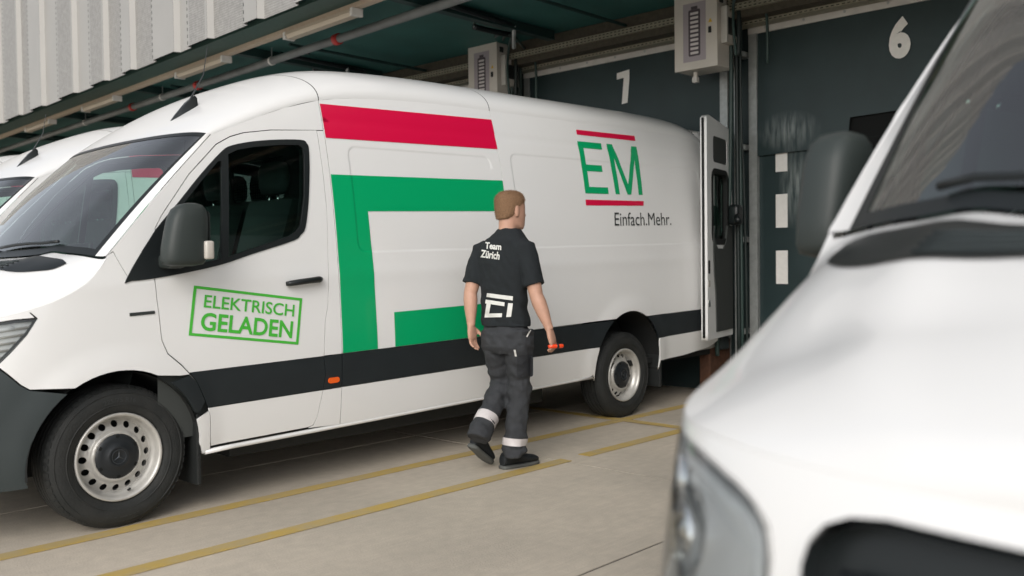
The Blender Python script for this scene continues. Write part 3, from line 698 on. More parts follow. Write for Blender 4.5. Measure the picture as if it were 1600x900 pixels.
        for h_ in ((yy,) if dr else (yy-.2, yy+.2)):
            hr = MB(); rr = []
            for z, a, b in ((1.775,.02,.07),(1.785,.045,.115),(1.83,.057,.135),(1.90,.06,.138),(1.95,.055,.13),(1.985,.04,.105),(1.995,.015,.06)):
                rr.append([(1.255+a*math.copysign(abs(math.cos(q))**.7, math.cos(q)), h_+b*math.copysign(abs(math.sin(q))**.7, math.sin(q)), z) for q in lin(0, 2*math.pi*23/24, 24)])
            hr.rings(rr); hr.build('headrest', 'seat_fabric', bk, True)
            for dy in (-.05, .05): MB().tube([(1.245, h_+dy, 1.70), (1.255, h_+dy, 1.80)], .007, 8).build('headrest_post', 'chrome', bk, True)
    def dsh(y, k):
        b0 = ws_base(y/.966); pr = [(b0.x+.05, b0.z-.035), (b0.x+.16, b0.z-.02), (.20, 1.375), (.27, 1.33), (.29, 1.25), (.26, 1.05), (.14, .85), (.06, .6)]
        return (pr[k][0], y, pr[k][1])
    strip_grid('dashboard', dsh, lin(-.86, .86, 21), list(range(8)), 'dash', R)
    MB().box((.17, -.64, 1.36), (.30, -.24, 1.43), .03).build('instrument_hood', 'dash', R, True); MB().box((.22, -.10, 1.30), (.245, .22, 1.47), .01).build('display', 'black_trim', R, True)
    ctr = Vector((.46, -.44, 1.24)); ax_ = Vector((.55, 0, .83)).normalized(); a_ = Vector((0, 1, 0)); b_ = ax_.cross(a_)
    sw = MB().tube([ctr+a_*.19*math.cos(q)+b_*.19*math.sin(q) for q in lin(0, 2*math.pi, 33)], .015, 8, False)
    sw.tube([ctr-a_*.18, ctr+a_*.18], .02, 6); sw.tube([ctr, ctr-ax_*.25], .035, 8); sw.build('steering_wheel', 'dash', R, True)
    P = roof(.62, -.35)
    # aerial
    ar_ = MB(); p0 = Vector(roof(.57, -.33)); p1 = Vector(roof(.74, -.33))
    ar_.rings([[tuple(p0.lerp(p1, t)+Vector((0, s_*wd, hh-.01))) for s_, hh in ((-1,0),(-.5,ht),(.5,ht),(1,0))] for t, wd, ht in ((-.05,.008,.005),(.2,.03,.03),(.6,.035,.065),(.9,.03,.075),(1.0,.02,.05))])
    an = ar_.build('aerial', 'black_trim', R, angle=50)
    q0 = p0.lerp(p1, .75)+Vector((0, 0, .055)); MB().tube([q0, q0+Vector((.09, 0, .16)), q0+Vector((.12, 0, .33))], [.006, .003, .002], 6).build('mast', 'black_trim', an)
    # ---- wheels
    for x_ in (0, 4.325):
        for y_, fl in ((-.838, 0), (.838, math.pi)):
            if (x_, y_) == (0, -.838): w0 = make_wheel(R, x_, y_); continue
            w1 = copy_tree(w0, R); w1.location = (x_, y_, .360); w1.rotation_euler = (0, .7 if x_ else .3, fl)
    return R
VAN_AT = Vector((2.0585, 5.607, 0))
van = make_van(VAN_AT, 'white van in front of dock door 7 with one rear door swung open', 'delivery vans backed up to the docks')

# ---- its open rear door, folded back along the side (only the van at dock 7 has it open)
def rear_door(R):
    th = math.radians(257); hx, hy = 5.955, -.985; d_ = Vector((math.sin(th), math.cos(th), 0)); inn = Vector((-math.cos(th), math.sin(th), 0)); H = Vector((hx, hy, 0)); W_ = .76
    def fn(a, b, o=0):     # a from hinge 0 .. W_, b height; o outward = inner side
        p = H+d_*a+inn*(.0+o-.035*sst(1.5, 2.6, b)*.0); return (p.x, p.y, b+RAKE*5.9-.02)
    inner = lambda a, b, o=0: fn(a, b, .055+o)
    outl = [(.0,.50),(W_,.50),(W_,2.50),(W_-.06,2.53),(.05,2.47),(.0,2.42)]
    hole = rrect(.16, .56, 1.45, 2.02, .07)
    dr = sheet('rear_door', lambda a, b, o=0: fn(a, b, -.005-o), outl, [hole], 'white_paint', R, h=.08, skirt=.01)
    sheet('door_frame', inner, outl, [rrect(.13,.62,1.38,2.05,.09), rrect(.16,.58,2.12,2.36,.04)], 'white_paint', dr, h=.06, skirt=.05, flip=True)
    sheet('upper_panel', lambda a, b, o=0: fn(a, b, .05+o), rrect(.15,.59,2.11,2.37,.04), (), 'lining', dr, h=.06, skirt=.01, flip=True)
    sheet('door_glass', lambda a, b, o=0: fn(a, b, .02+o), rrect(.14,.60,1.40,2.04,.09), (), 'glass_dark', dr, h=.1, skirt=0, flip=True)
    sheet('window_seal', lambda a, b, o=0: fn(a, b, .059+o), rrect(.115,.635,1.365,2.065,.10), [rrect(.16,.59,1.42,2.02,.08)], 'seal', dr, h=.06, skirt=.06, flip=True)
    trim = [(.03,.56),(.52,.56),(.54,.9),(.58,1.1),(.60,1.30),(.60,1.50),(.56,1.40),(.48,1.33),(.30,1.33),(.22,1.40),(.17,1.55),(.03,1.55)]
    sheet('door_trim', lambda a, b, o=0: fn(a, b, .066+o), trim, (), 'lining', dr, h=.06, skirt=.02, flip=True)
    MB().tube([Vector(fn(W_+.004, z, .02)) for z in lin(.52, 2.5, 12)], .012, 8).build('door_seal', 'seal', dr, True)
    for z0, z1, m_ in ((1.10, 1.22, 'dark_void'), (.98, 1.04, 'indicator'), (.80,.86,'chrome')):
        sheet('latch', lambda a, b, o=0: fn(a, b, .058+o), rrect(W_-.07, W_-.025, z0, z1, .01), (), m_, dr, h=.05, skirt=.004, flip=True)
    for z in (.62, 1.5, 2.3): MB().tube([Vector(fn(-.01, z-.05, .03)), Vector(fn(-.01, z+.05, .03))], .02, 8).build('hinge', 'white_paint', dr)
others = []
VAN8 = copy_tree(van); VAN8.location = VAN_AT+Vector((.24, 3.16, 0)); VAN8['label'] = 'second white van parked behind the van at dock 7, mostly hidden by it'
VAN9 = copy_tree(van); VAN9.location = VAN_AT+Vector((.30, 6.20, 0)); VAN9['label'] = 'farthest white van, only the front edge of its roof showing past two others'
VAN5 = copy_tree(van); VAN5.location = (1.92, -.08, 0); VAN5.rotation_euler = (0, 0, math.radians(-6.57)); VAN5['label'] = 'blurred white van with bonnet, headlight and windscreen in front of dock door 6'
rear_door(van)

# ------------------------------------------------------------------ ground
XF = 8.25
mat('concrete', (.58, .51, .415), .8, color2=(.45, .40, .33), cscale=.8, bump=.25, bump_scale=90, detail=9)
mat('joint', (.02, .02, .02), .9)
mat('yellow_paint', (.52, .36, .09), .7, color2=(.44, .345, .18), cscale=7, bump=.15, bump_scale=120, detail=8)
def concrete_detail():
    m = M['concrete']; n = m.node_tree.nodes; l = m.node_tree.links; b = n['Principled BSDF']; tc = n.new('ShaderNodeTexCoord')
    mp = n.new('ShaderNodeMapping'); mp.inputs['Scale'].default_value = (1.2, 38, 1); mp.inputs['Rotation'].default_value = (0, 0, .1); l.new(tc.outputs['Object'], mp.inputs[0])
    t = n.new('ShaderNodeTexNoise'); t.inputs['Scale'].default_value = 2.5; t.inputs['Detail'].default_value = 6; l.new(mp.outputs[0], t.inputs[0])
    t3 = n.new('ShaderNodeTexNoise'); t3.inputs['Scale'].default_value = 14; t3.inputs['Detail'].default_value = 8; l.new(tc.outputs['Object'], t3.inputs[0])
    ad = n.new('ShaderNodeMath'); ad.operation = 'MULTIPLY'; l.new(t.outputs['Fac'], ad.inputs[0]); l.new(t3.outputs['Fac'], ad.inputs[1])
    mr = n.new('ShaderNodeMapRange'); mr.inputs[1].default_value = .15; mr.inputs[2].default_value = .38; mr.inputs[3].default_value = .91; mr.inputs[4].default_value = 1.05; l.new(ad.outputs[0], mr.inputs[0])
    mx = n.new('ShaderNodeMix'); mx.data_type = 'RGBA'; mx.blend_type = 'MULTIPLY'; mx.inputs[0].default_value = 1
    src = b.inputs['Base Color'].links[0].from_socket; l.new(src, mx.inputs[6])
    cb = n.new('ShaderNodeCombineColor'); [l.new(mr.outputs[0], cb.inputs[i]) for i in range(3)]; l.new(cb.outputs[0], mx.inputs[7]); l.new(mx.outputs[2], b.inputs['Base Color'])
    bp = n.new('ShaderNodeBump'); bp.inputs['Strength'].default_value = .35; bp.inputs['Distance'].default_value = .004; l.new(t.outputs['Fac'], bp.inputs['Height'])
    old = b.inputs['Normal'].links[0].from_socket; l.new(old, bp.inputs['Normal']); l.new(bp.outputs[0], b.inputs['Normal'])
concrete_detail()
g = MB().box((-400, -400, -1), (400, 400, -.004)).build('ground', 'joint'); g['kind'] = 'structure'
gg = MB(); 
for (x0, x1, y0, y1) in ((-400, -13.31, -400, 400), (-13.3, 400, -400, -12.41), (-13.3, 400, 29.19, 400), (XF+.3, 400, -12.4, 29.18)): gg.box((x0, y0, -.3), (x1, y1, .0))
gg.build('apron', 'concrete', g)
xb = [-13.3, -7.3, -1.3, 4.7, 6.33, 8.55]; yb = [2.45+2.97*k for k in range(-5, 10)]
for i in range(len(xb)-1):
    for j in range(len(yb)-1):
        MB().box((xb[i]+.006, yb[j]+.006, -.25), (xb[i+1]-.006, yb[j+1]-.006, random.Random(i*31+j).uniform(-.0012, 0)), 0).build('slab', 'concrete', g)
for k in range(-2, 4):
    for dy, segs in ((4.6, [(-7, 8.1)]), (3.95, [(-7, 4.74), (4.93, 7.9)])):
        for x0, x1 in segs:
            MB().box((x0, dy+2.97*k-.05, .0015), (x1, dy+2.97*k+.05, .004)).build('line_marking', 'yellow_paint', g)
MB().box((6.19, -3, .0045), (6.29, 14, .006)).build('line_marking', 'yellow_paint', g)

# ------------------------------------------------------------------ dock building
mat('wall_dark', (.03, .048, .05), .55, noise_amt=.25, noise_scale=3)
mat('door_dark', (.024, .043, .045), .42, noise_amt=.2, noise_scale=2.2, bump=.12, bump_scale=8)
mat('frame_white', (.62, .60, .56), .5, noise_amt=.12, noise_scale=8)
mat('rail_metal', (.45, .47, .46), .42, metal=.5, noise_amt=.2)
mat('number_white', (.84, .82, .78), .6, noise_amt=.06, noise_scale=30)
mat('beam_brown', (.075, .065, .045), .7, noise_amt=.3)
def scuff(name, spots):
    m = M['door_dark'].copy(); m.name = name; n = m.node_tree.nodes; l = m.node_tree.links; b = n['Principled BSDF']; src = b.inputs['Base Color'].links[0].from_socket
    tc = n.new('ShaderNodeTexCoord'); tot = None
    for (y, z, ry, rz) in spots:
        mp = n.new('ShaderNodeMapping'); mp.inputs['Location'].default_value = (0, -y/ry, -z/rz); mp.inputs['Scale'].default_value = (0, 1/ry, 1/rz); l.new(tc.outputs['Object'], mp.inputs[0])
        gr = n.new('ShaderNodeTexGradient'); gr.gradient_type = 'SPHERICAL'; l.new(mp.outputs[0], gr.inputs[0])
        m2 = n.new('ShaderNodeMapping'); m2.inputs['Scale'].default_value = (1, 16, 2.5); l.new(tc.outputs['Object'], m2.inputs[0])
        t = n.new('ShaderNodeTexNoise'); t.inputs['Scale'].default_value = 1.6; t.inputs['Detail'].default_value = 7; l.new(m2.outputs[0], t.inputs[0])
        mr = n.new('ShaderNodeMapRange'); mr.inputs[1].default_value = .34; mr.inputs[2].default_value = .72; l.new(t.outputs['Fac'], mr.inputs[0])
        mu = n.new('ShaderNodeMath'); mu.operation = 'MULTIPLY'; mu.use_clamp = True; l.new(gr.outputs['Fac'], mu.inputs[0]); l.new(mr.outputs[0], mu.inputs[1])
        k = n.new('ShaderNodeMath'); k.operation = 'MULTIPLY'; k.use_clamp = True; k.inputs[1].default_value = .85; l.new(mu.outputs[0], k.inputs[0])
        if tot is None: tot = k.outputs[0]
        else:
            a = n.new('ShaderNodeMath'); a.operation = 'ADD'; a.use_clamp = True; l.new(tot, a.inputs[0]); l.new(k.outputs[0], a.inputs[1]); tot = a.outputs[0]
    mx = n.new('ShaderNodeMix'); mx.data_type = 'RGBA'; l.new(tot, mx.inputs[0]); l.new(src, mx.inputs[6]); mx.inputs[7].default_value = (.36, .40, .39, 1); l.new(mx.outputs[2], b.inputs['Base Color']); M[name] = m
bld = thing('dock_building', 'dark dock wall that carries the numbered loading doors', 'building', (XF, 4.5, 0))
def wp(*a): return tuple(Vector(a)-Vector((XF, 4.5, 0)))
def wbox(x0, y0, z0, x1, y1, z1, name, m_, par, bev=0.):
    o = MB().box((x0, y0, z0), (x1, y1, z1), bev).build(name, m_, par); return o
def loc_mb(mb, org): mb.V = [tuple(Vector(v)-Vector(org)) for v in mb.V]; return mb
loc_mb(MB().box((XF+.05, -14, -.2), (XF+.6, 40, 12)), (XF, 4.5, 0)).build('wall', 'wall_dark', bld)
ZT = at(825, 121.6, 0, XF-.02).z; PIT = 2.965
yL6 = at(1170, 200, 0, XF-.03).y
def dock_door(num, yl, scuffs, label):
    "yl: far (left in the picture) jamb; the opening runs 2.72 m towards smaller y"
    org = Vector((XF, yl-1.36, 0)); t = thing('dock_door', label, 'door', org, 'numbered dock doors')
    scuff('door_scuffed_%d' % num, [(a-org.y, b, c, d) for a, b, c, d in scuffs]) if scuffs else None
    ms = 'door_scuffed_%d' % num if scuffs else 'door_dark'
    fw = .085; y0, y1 = yl-2.72, yl
    def B(a, b, nm, m_, bev=0.): return loc_mb(MB().box(a, b, bev), org).build(nm, m_, t)
    B((XF-.03, y1-fw, .02), (XF+.02, y1, ZT+.07), 'jamb', 'rail_metal'); B((XF-.03, y0, .02), (XF+.02, y0+fw, ZT+.07), 'jamb', 'rail_metal')
    B((XF-.033, y0-.002, ZT-.005), (XF+.02, y1+.002, ZT+.075), 'head_frame', 'frame_white')
    for k in range(7):
        yy = y0+.2+k*.39; loc_mb(MB().lathe([(.0, -.006), (.012, -.004), (.012, 0)], 10, 'x', (XF-.033, yy, ZT+.035)), org).build('screw', 'rail_metal', t)
    zs = 2.36
    # upper flap, with a cut-out at one corner, hanging proud of the lower curtain
    hole = [(y0+1.05, 2.36), (y0+1.05, 2.62), (y0+1.75, 2.62), (y0+1.75, 2.36)]
    up = [(y0+fw, zs), (y0+1.05, zs-.01), (y0+1.05, 2.62), (y0+1.72, 2.60), (y0+1.75, zs-.005), (y1-fw, zs-.03), (y1-fw, ZT-.004), (y0+fw, ZT-.004)]
    fl = sheet('upper_curtain', lambda a, b, o=0: (XF-.012-o+.006*math.sin(a*3+b*2)-org.x, a-org.y, b), up, (), ms, t, h=.12, skirt=.006, flip=True)
    sheet('lower_curtain', lambda a, b, o=0: (XF+.022-o-org.x, a-org.y, b), [(y0+fw, .05), (y1-fw, .05), (y1-fw, zs+.05), (y0+fw, zs+.05)], [[(y0+1.07, 2.3), (y0+1.07, 2.409), (y0+1.7, 2.409), (y0+1.7, 2.3)]], ms, t, h=.2, skirt=0, flip=True)
    B((XF+.03, y0+.9, 2.2), (XF+.045, y0+1.9, 2.7), 'dark_opening', 'dark_void')
    for z0, z1 in ((2.165, 2.355), (1.63, 1.95), (1.09, 1.41)):
        yy = at(1220, 300, 0, XF).y+(yl-yL6); B((XF+.014, yy-.06, z0), (XF+.02, yy+.06, z1), 'guide_mark', 'number_white')
    return t, org
def number_on(t, org, s, p0, p1, bold):
    a = at(*p0, 0, XF-.02); b = at(*p1, 0, XF-.02); z0 = min(a.z, b.z); z1 = max(a.z, b.z)
    text_on('number', s, [(a.y, z0), (b.y, z0), (b.y, z1), (a.y, z1)], lambda y, z, o=0: (XF-.019-o-org.x, y-org.y, z), 'number_white', t, bold=bold, off=.004)
s1 = at(1232, 205, 0, XF); s2 = at(1240, 290, 0, XF)
d6, o6 = dock_door(6, yL6, [(s1.y, s1.z, .34, .20), (s2.y, s2.z, .17, .42)], 'dock door 6 with scuff marks and dashed guide marks beside the blurred van')
number_on(d6, o6, '6', (1389, 29), (1423, 89), .06)
d7, o7 = dock_door(7, at(818, 100, 0, XF-.03).y, [], 'dock door 7 behind the van with the open rear door')
a7 = at(964, 115, 0, XF-.02); b7 = at(984, 161, 0, XF-.02); q7 = [(0,.95),(0,.76),(.55,.78),(.38,0),(.84,.02),(1,.72),(1,1)]
sheet('number', lambda a, b, o=0: (XF-.023-o-o7.x, a-o7.y, b), [(a7.y+(b7.y-a7.y)*u, b7.z+(a7.z+.02-b7.z)*v) for u, v in q7], (), 'number_white', d7, h=.5, skirt=0, grid=False, flip=True)
d8, o8 = dock_door(8, at(818, 100, 0, XF-.03).y+PIT, [], 'dock door behind the second van, next beyond dock door 7')
# steel profile and pole between the doors
po = thing('guide_post', 'upright pale steel profile between dock doors 6 and 7', 'post', (XF-.1, yL6+.1, 0))
pm = MB(); yq = at(1156, 300, 0, XF-.1).y
pm.box((XF-.16, yq-.025, .02), (XF-.10, yq+.025, ZT+.1)); loc_mb(pm, (XF-.1, yL6+.1, 0)).build('profile', 'rail_metal', po)
for z in (.6, 1.5, 2.4, 3.3): loc_mb(MB().box((XF-.10, yq-.04, z), (XF+.05, yq+.04, z+.05)), (XF-.1, yL6+.1, 0)).build('bracket', 'rail_metal', po)
wb = MB().box((XF-.42, at(1103, 560, 0, XF-.4).y-.06, .02), (XF-.04, at(1103, 560, 0, XF-.4).y+.06, .55), .01).build('dock_bumper', 'wood'); tag(wb, 'brown wooden dock bumper under the rear of the van at dock 7', 'bumper')
# cable trays along the wall head
def slotted(name, colr):
    mat(name, colr, .5, metal=.4, noise_amt=.25); m = M[name]; n = m.node_tree.nodes; l = m.node_tree.links; b = n['Principled BSDF']; src = b.inputs['Base Color'].links[0].from_socket
    tc = n.new('ShaderNodeTexCoord'); sx = n.new('ShaderNodeSeparateXYZ'); l.new(tc.outputs['Object'], sx.inputs[0])
    def fr(sock, per, lo, hi):
        d = n.new('ShaderNodeMath'); d.operation = 'DIVIDE'; d.inputs[1].default_value = per; l.new(sock, d.inputs[0])
        f = n.new('ShaderNodeMath'); f.operation = 'FRACT'; l.new(d.outputs[0], f.inputs[0])
        g1 = n.new('ShaderNodeMath'); g1.operation = 'GREATER_THAN'; g1.inputs[1].default_value = lo; l.new(f.outputs[0], g1.inputs[0])
        g2 = n.new('ShaderNodeMath'); g2.operation = 'LESS_THAN'; g2.inputs[1].default_value = hi; l.new(f.outputs[0], g2.inputs[0])
        m_ = n.new('ShaderNodeMath'); m_.operation = 'MULTIPLY'; l.new(g1.outputs[0], m_.inputs[0]); l.new(g2.outputs[0], m_.inputs[1]); return m_.outputs[0]
    return m, n, l, b, src, sx, fr
m, n, l, b, src, sx, fr = slotted('tray_steel', (.34, .32, .24))
f1 = fr(sx.outputs['Y'], .05, .2, .75); f2 = fr(sx.outputs['Z'], .03, .30, .62)
mm = n.new('ShaderNodeMath'); mm.operation = 'MULTIPLY'; l.new(f1, mm.inputs[0]); l.new(f2, mm.inputs[1])
mx = n.new('ShaderNodeMix'); mx.data_type = 'RGBA'; l.new(mm.outputs[0], mx.inputs[0]); l.new(src, mx.inputs[6]); mx.inputs[7].default_value = (.02, .02, .015, 1); l.new(mx.outputs[2], b.inputs['Base Color'])
for x_, px, lab in ((7.86, (810, 89.6), 'upper perforated cable tray running above the dock doors'), (8.06, (810, 111.4), 'lower perforated cable tray just above the white door frames')):
    z = at(*px, 0, x_).z; t = thing('cable_tray', lab, 'cable tray', (x_, 4.5, z), 'perforated cable trays')
    m_ = MB(); m_.box((-.002, -18, 0), (.0, 34, .06)); m_.box((0, -18, -.002), (.14, 34, 0)); m_.box((.14, -18, 0), (.142, 34, .06)); m_.build('channel', 'tray_steel', t)
    for k in range(-5, 9): MB().box((.02, k*PIT-.02, .0), (.10, k*PIT+.02, 3.86-z-.004)).build('hanger', 'tray_steel', t)
hb = MB().box((7.9, -14, 3.60), (8.28, 40, 3.855)).build('head_beam', 'beam_brown'); tag(hb, 'dim brown beam behind the cable trays at the wall head', 'beam')

# ------------------------------------------------------------------ canopy and corrugated facade above its edge
SK = .058
def xe(y): return 5.05+SK*(y-7.37)
mat('soffit', (.03, .12, .105), .6, noise_amt=.25, noise_scale=1.5)
mat('beam_green', (.012, .035, .032), .6)
mat('edge_green', (.03, .075, .06), .55, noise_amt=.2)
mat('trunking', (.50, .40, .30), .5, noise_amt=.1)
mat('batten_white', (.46, .39, .30), .4)
mat('pipe_grey', (.16, .17, .165), .45, noise_amt=.25, noise_scale=5)
mat('clamp_red', (.45, .03, .025), .5)
cp = thing('canopy', 'dark green canopy soffit over the docks with thin cross beams', 'canopy', (6.6, 8, 3.86))
Y0, Y1 = -16., 42.
mesh('soffit', [(xe(Y0)+.17-6.6, Y0-8, 0), (XF+.05-6.6, Y0-8, 0), (XF+.05-6.6, Y1-8, 0), (xe(Y1)+.17-6.6, Y1-8, 0), (xe(Y0)+.17-6.6, Y0-8, .3), (XF+.05-6.6, Y0-8, .3), (XF+.05-6.6, Y1-8, .3), (xe(Y1)+.17-6.6, Y1-8, .3)],
     [(0, 3, 2, 1), (4, 5, 6, 7), (0, 1, 5, 4), (1, 2, 6, 5), (2, 3, 7, 6), (3, 0, 4, 7)], 'soffit', cp)
mesh('edge_flange', [(xe(Y0)-6.6+a, Y0-8, z) for a, z in ((.125, -.06), (.42, -.06), (.42, -.005), (.125, -.005))]+[(xe(Y1)-6.6+a, Y1-8, z) for a, z in ((.125, -.06), (.42, -.06), (.42, -.005), (.125, -.005))],
     [(0, 1, 2, 3), (7, 6, 5, 4), (0, 4, 5, 1), (1, 5, 6, 2), (2, 6, 7, 3), (3, 7, 4, 0)], 'edge_green', cp)
for k in range(-4, 8):
    yy = 6.65+PIT*k; MB().box((xe(yy)+.5-6.6, yy-.05-8, -.10), (XF-.45-6.6, yy+.05-8, -.004)).build('cross_beam', 'beam_green', cp)
    y2 = 8.82+3.1*k
    b_ = MB().tube([(xe(y2)+.75-6.6, y2-8, -.09), (XF-.3-6.6, y2-8, -.09)], .018, 8); b_.tube([(xe(y2)+1.0-6.6, y2-8, -.1), (xe(y2)+1.0-6.6, y2-8, -.16)], .012, 6)
    b_.build('branch_pipe', 'beam_green', cp)
def along(off, z, y0=Y0, y1=Y1): return [(xe(y0)+off, y0, z), (xe(y1)+off, y1, z)]
tr = MB(); tr.rings([[(xe(y)+.46+a, y, 3.79+b) for a, b in ((-.04, -.035), (.04, -.035), (.04, .035), (-.04, .035))] for y in (Y0, Y1)])
tg = tr.build('light_trunking', 'trunking'); tag(tg, 'long beige light trunking along the canopy edge', 'trunking')
for n_, (u0, v0, u1, v1) in enumerate(((435, 52, 544, 15), (263, 115, 340, 88), (115, 171, 208, 152), (31, 201, 71, 188), (-40, 232, -10, 222))):
    ya = at(u0, v0, 2, 3.73).y; yb_ = at(u1, v1, 2, 3.73).y
    yc = (ya+yb_)/2; hl_ = .62
    t = thing('batten_light', 'grey batten light ' + ('above the cab roof of the van at dock 7', 'next along from the one above the cab roof of the van', 'in front of the red pipe coupling beside the second van', 'above the aerial of the second van', 'farthest along the trunking, past the second van')[n_], 'light', (xe(yc)+.46, yc, 3.75), 'batten lights on the canopy trunking')
    dirv = Vector((SK, 1, 0)).normalized(); nr = Vector((dirv.y, -dirv.x, 0))
    def bar(w0, w1, z0, z1, L):
        return [dirv*(s*L)+nr*a+Vector((0, 0, z)) for s in (-1, 1) for a, z in ((-w0, z0), (w0, z0), (w1, z1), (-w1, z1))]
    Fq = [(0, 1, 2, 3), (7, 6, 5, 4), (0, 4, 5, 1), (1, 5, 6, 2), (2, 6, 7, 3), (3, 7, 4, 0)]
    mesh('housing', bar(.06, .05, -.03, .005, hl_), Fq, 'batten_white', t); mesh('diffuser', bar(.04, .055, -.065, -.031, hl_-.03), Fq, 'batten_white', t)
    for s in (-1, 1): mesh('end_cap', [Vector(p)+dirv*s*(hl_+.0) for p in bar(.062, .062, -.068, .006, .02)], Fq, 'frame_white', t)
pp = thing('sprinkler_pipe', 'long grey pipe with red couplings below the canopy', 'pipe', (0, 0, 0))
pz = 3.70
MB().tube(along(.86, pz), .045, 14).build('pipe', 'pipe_grey', pp, True)
ycl = [at(u, v, 2, pz).y for u, v in ((482, 52), (272, 128), (172, 163))]+[24., 30.]
for yy in ycl:
    c0 = Vector((xe(yy)+.86, yy, pz)); dv = Vector((SK, 1, 0)).normalized(); MB().tube([c0-dv*.04, c0+dv*.04], .058, 16).build('coupling', 'clamp_red', pp, True)
for yy in [at(u, v, 2, pz).y for u, v in ((383, 88), (218, 147), (100, 188))]+[5.2, 2.2, 22]:
    c0 = Vector((xe(yy)+.86, yy, pz)); dv = Vector((SK, 1, 0)).normalized(); MB().tube([c0-dv*.012, c0+dv*.012], .052, 14).build('hanger_ring', 'frame_white', pp, True)
    MB().tube([c0+Vector((0, 0, .04)), c0+Vector((0, 0, .155))], .006, 6).build('hanger_rod', 'rail_metal', pp)
# corrugated, perforated facade sheets
def perforated(name, per_y, per_z, lo, hi, base, dark):
    m, n, l, b, src, sx, fr = slotted(name, base); b.inputs['Metallic'].default_value = .15; b.inputs['Roughness'].default_value = .5
    f1 = fr(sx.outputs['Y'], per_y, lo, hi); f2 = fr(sx.outputs['Z'], per_z, .25, .75)
    mm = n.new('ShaderNodeMath'); mm.operation = 'MULTIPLY'; l.new(f1, mm.inputs[0]); l.new(f2, mm.inputs[1])
    mx = n.new('ShaderNodeMix'); mx.data_type = 'RGBA'; l.new(mm.outputs[0], mx.inputs[0]); l.new(src, mx.inputs[6]); mx.inputs[7].default_value = dark+(1,); l.new(mx.outputs[2], b.inputs['Base Color'])
mat('sheet_plain', (.37, .36, .34), .45, metal=.15, noise_amt=.06, noise_scale=2)
perforated('sheet_fine', .022, .026, .3, .75, (.36, .35, .33), (.20, .195, .185))
perforated('sheet_slot', 10., .075, .0, 1., (.40, .39, .37), (.03, .035, .03))
fc = thing('facade_cladding', 'pale corrugated perforated metal cladding above the canopy edge', 'cladding', (xe(10), 10, 3.80))
rnd = random.Random(5); yy = Y0; k = 0
WD = [.57, .74, .67, .28, .49, .60, .29, .52, .65]; ZH = 8.5
while yy < Y1-1.5:
    a, b2 = WD[k % 9], WD[(k*2+4) % 9]; sl = .035; dp = .065
    ys = [0, a, a+sl, a+sl+b2, a+2*sl+b2]; xs_ = [0, 0, dp, dp, 0]
    me = bpy.data.meshes.new('panel'); V = []; Fc = []; mi = []
    def quad(y0, x0, y1, x1, m_):
        q = len(V); V.extend([(x0+SK*y0, y0, 0), (x1+SK*y1, y1, 0), (x1+SK*y1, y1, ZH), (x0+SK*y0, y0, ZH)]); Fc.append((q+3, q+2, q+1, q)); mi.append(m_)
    fine = rnd.random() < .7
    # raised face, flank with slots, back face, flank
    e = .05
    quad(0, 0, e, 0, 0); quad(e, 0, a-e, 0, 1 if fine else 0); quad(a-e, 0, a-.018, 0, 0); quad(a-.018, 0, a, 0, 2)
    quad(a, 0, a+sl, dp, 0); quad(a+sl, dp, a+sl+.02, dp, 2 if rnd.random() < .6 else 0); quad(a+sl+.02, dp, a+sl+b2, dp, 1 if not fine else 0); quad(a+sl+b2, dp, a+2*sl+b2, 0, 0)
    me.from_pydata(V, [], Fc); [me.materials.append(M[q]) for q in ('sheet_plain', 'sheet_fine', 'sheet_slot')]; me.polygons.foreach_set('material_index', mi); me.update()
    o = link('panel', me, None, fc); o.location = (xe(yy)-xe(10), yy-10, rnd.uniform(-.004, .004)); yy += a+2*sl+b2+.004; k += 1
mesh('backing', [(xe(Y0)+.16-xe(10), Y0-10, .02), (xe(Y1)+.16-xe(10), Y1-10, .02), (xe(Y1)+.16-xe(10), Y1-10, ZH), (xe(Y0)+.16-xe(10), Y0-10, ZH)], [(3, 2, 1, 0)], 'beam_green', fc)

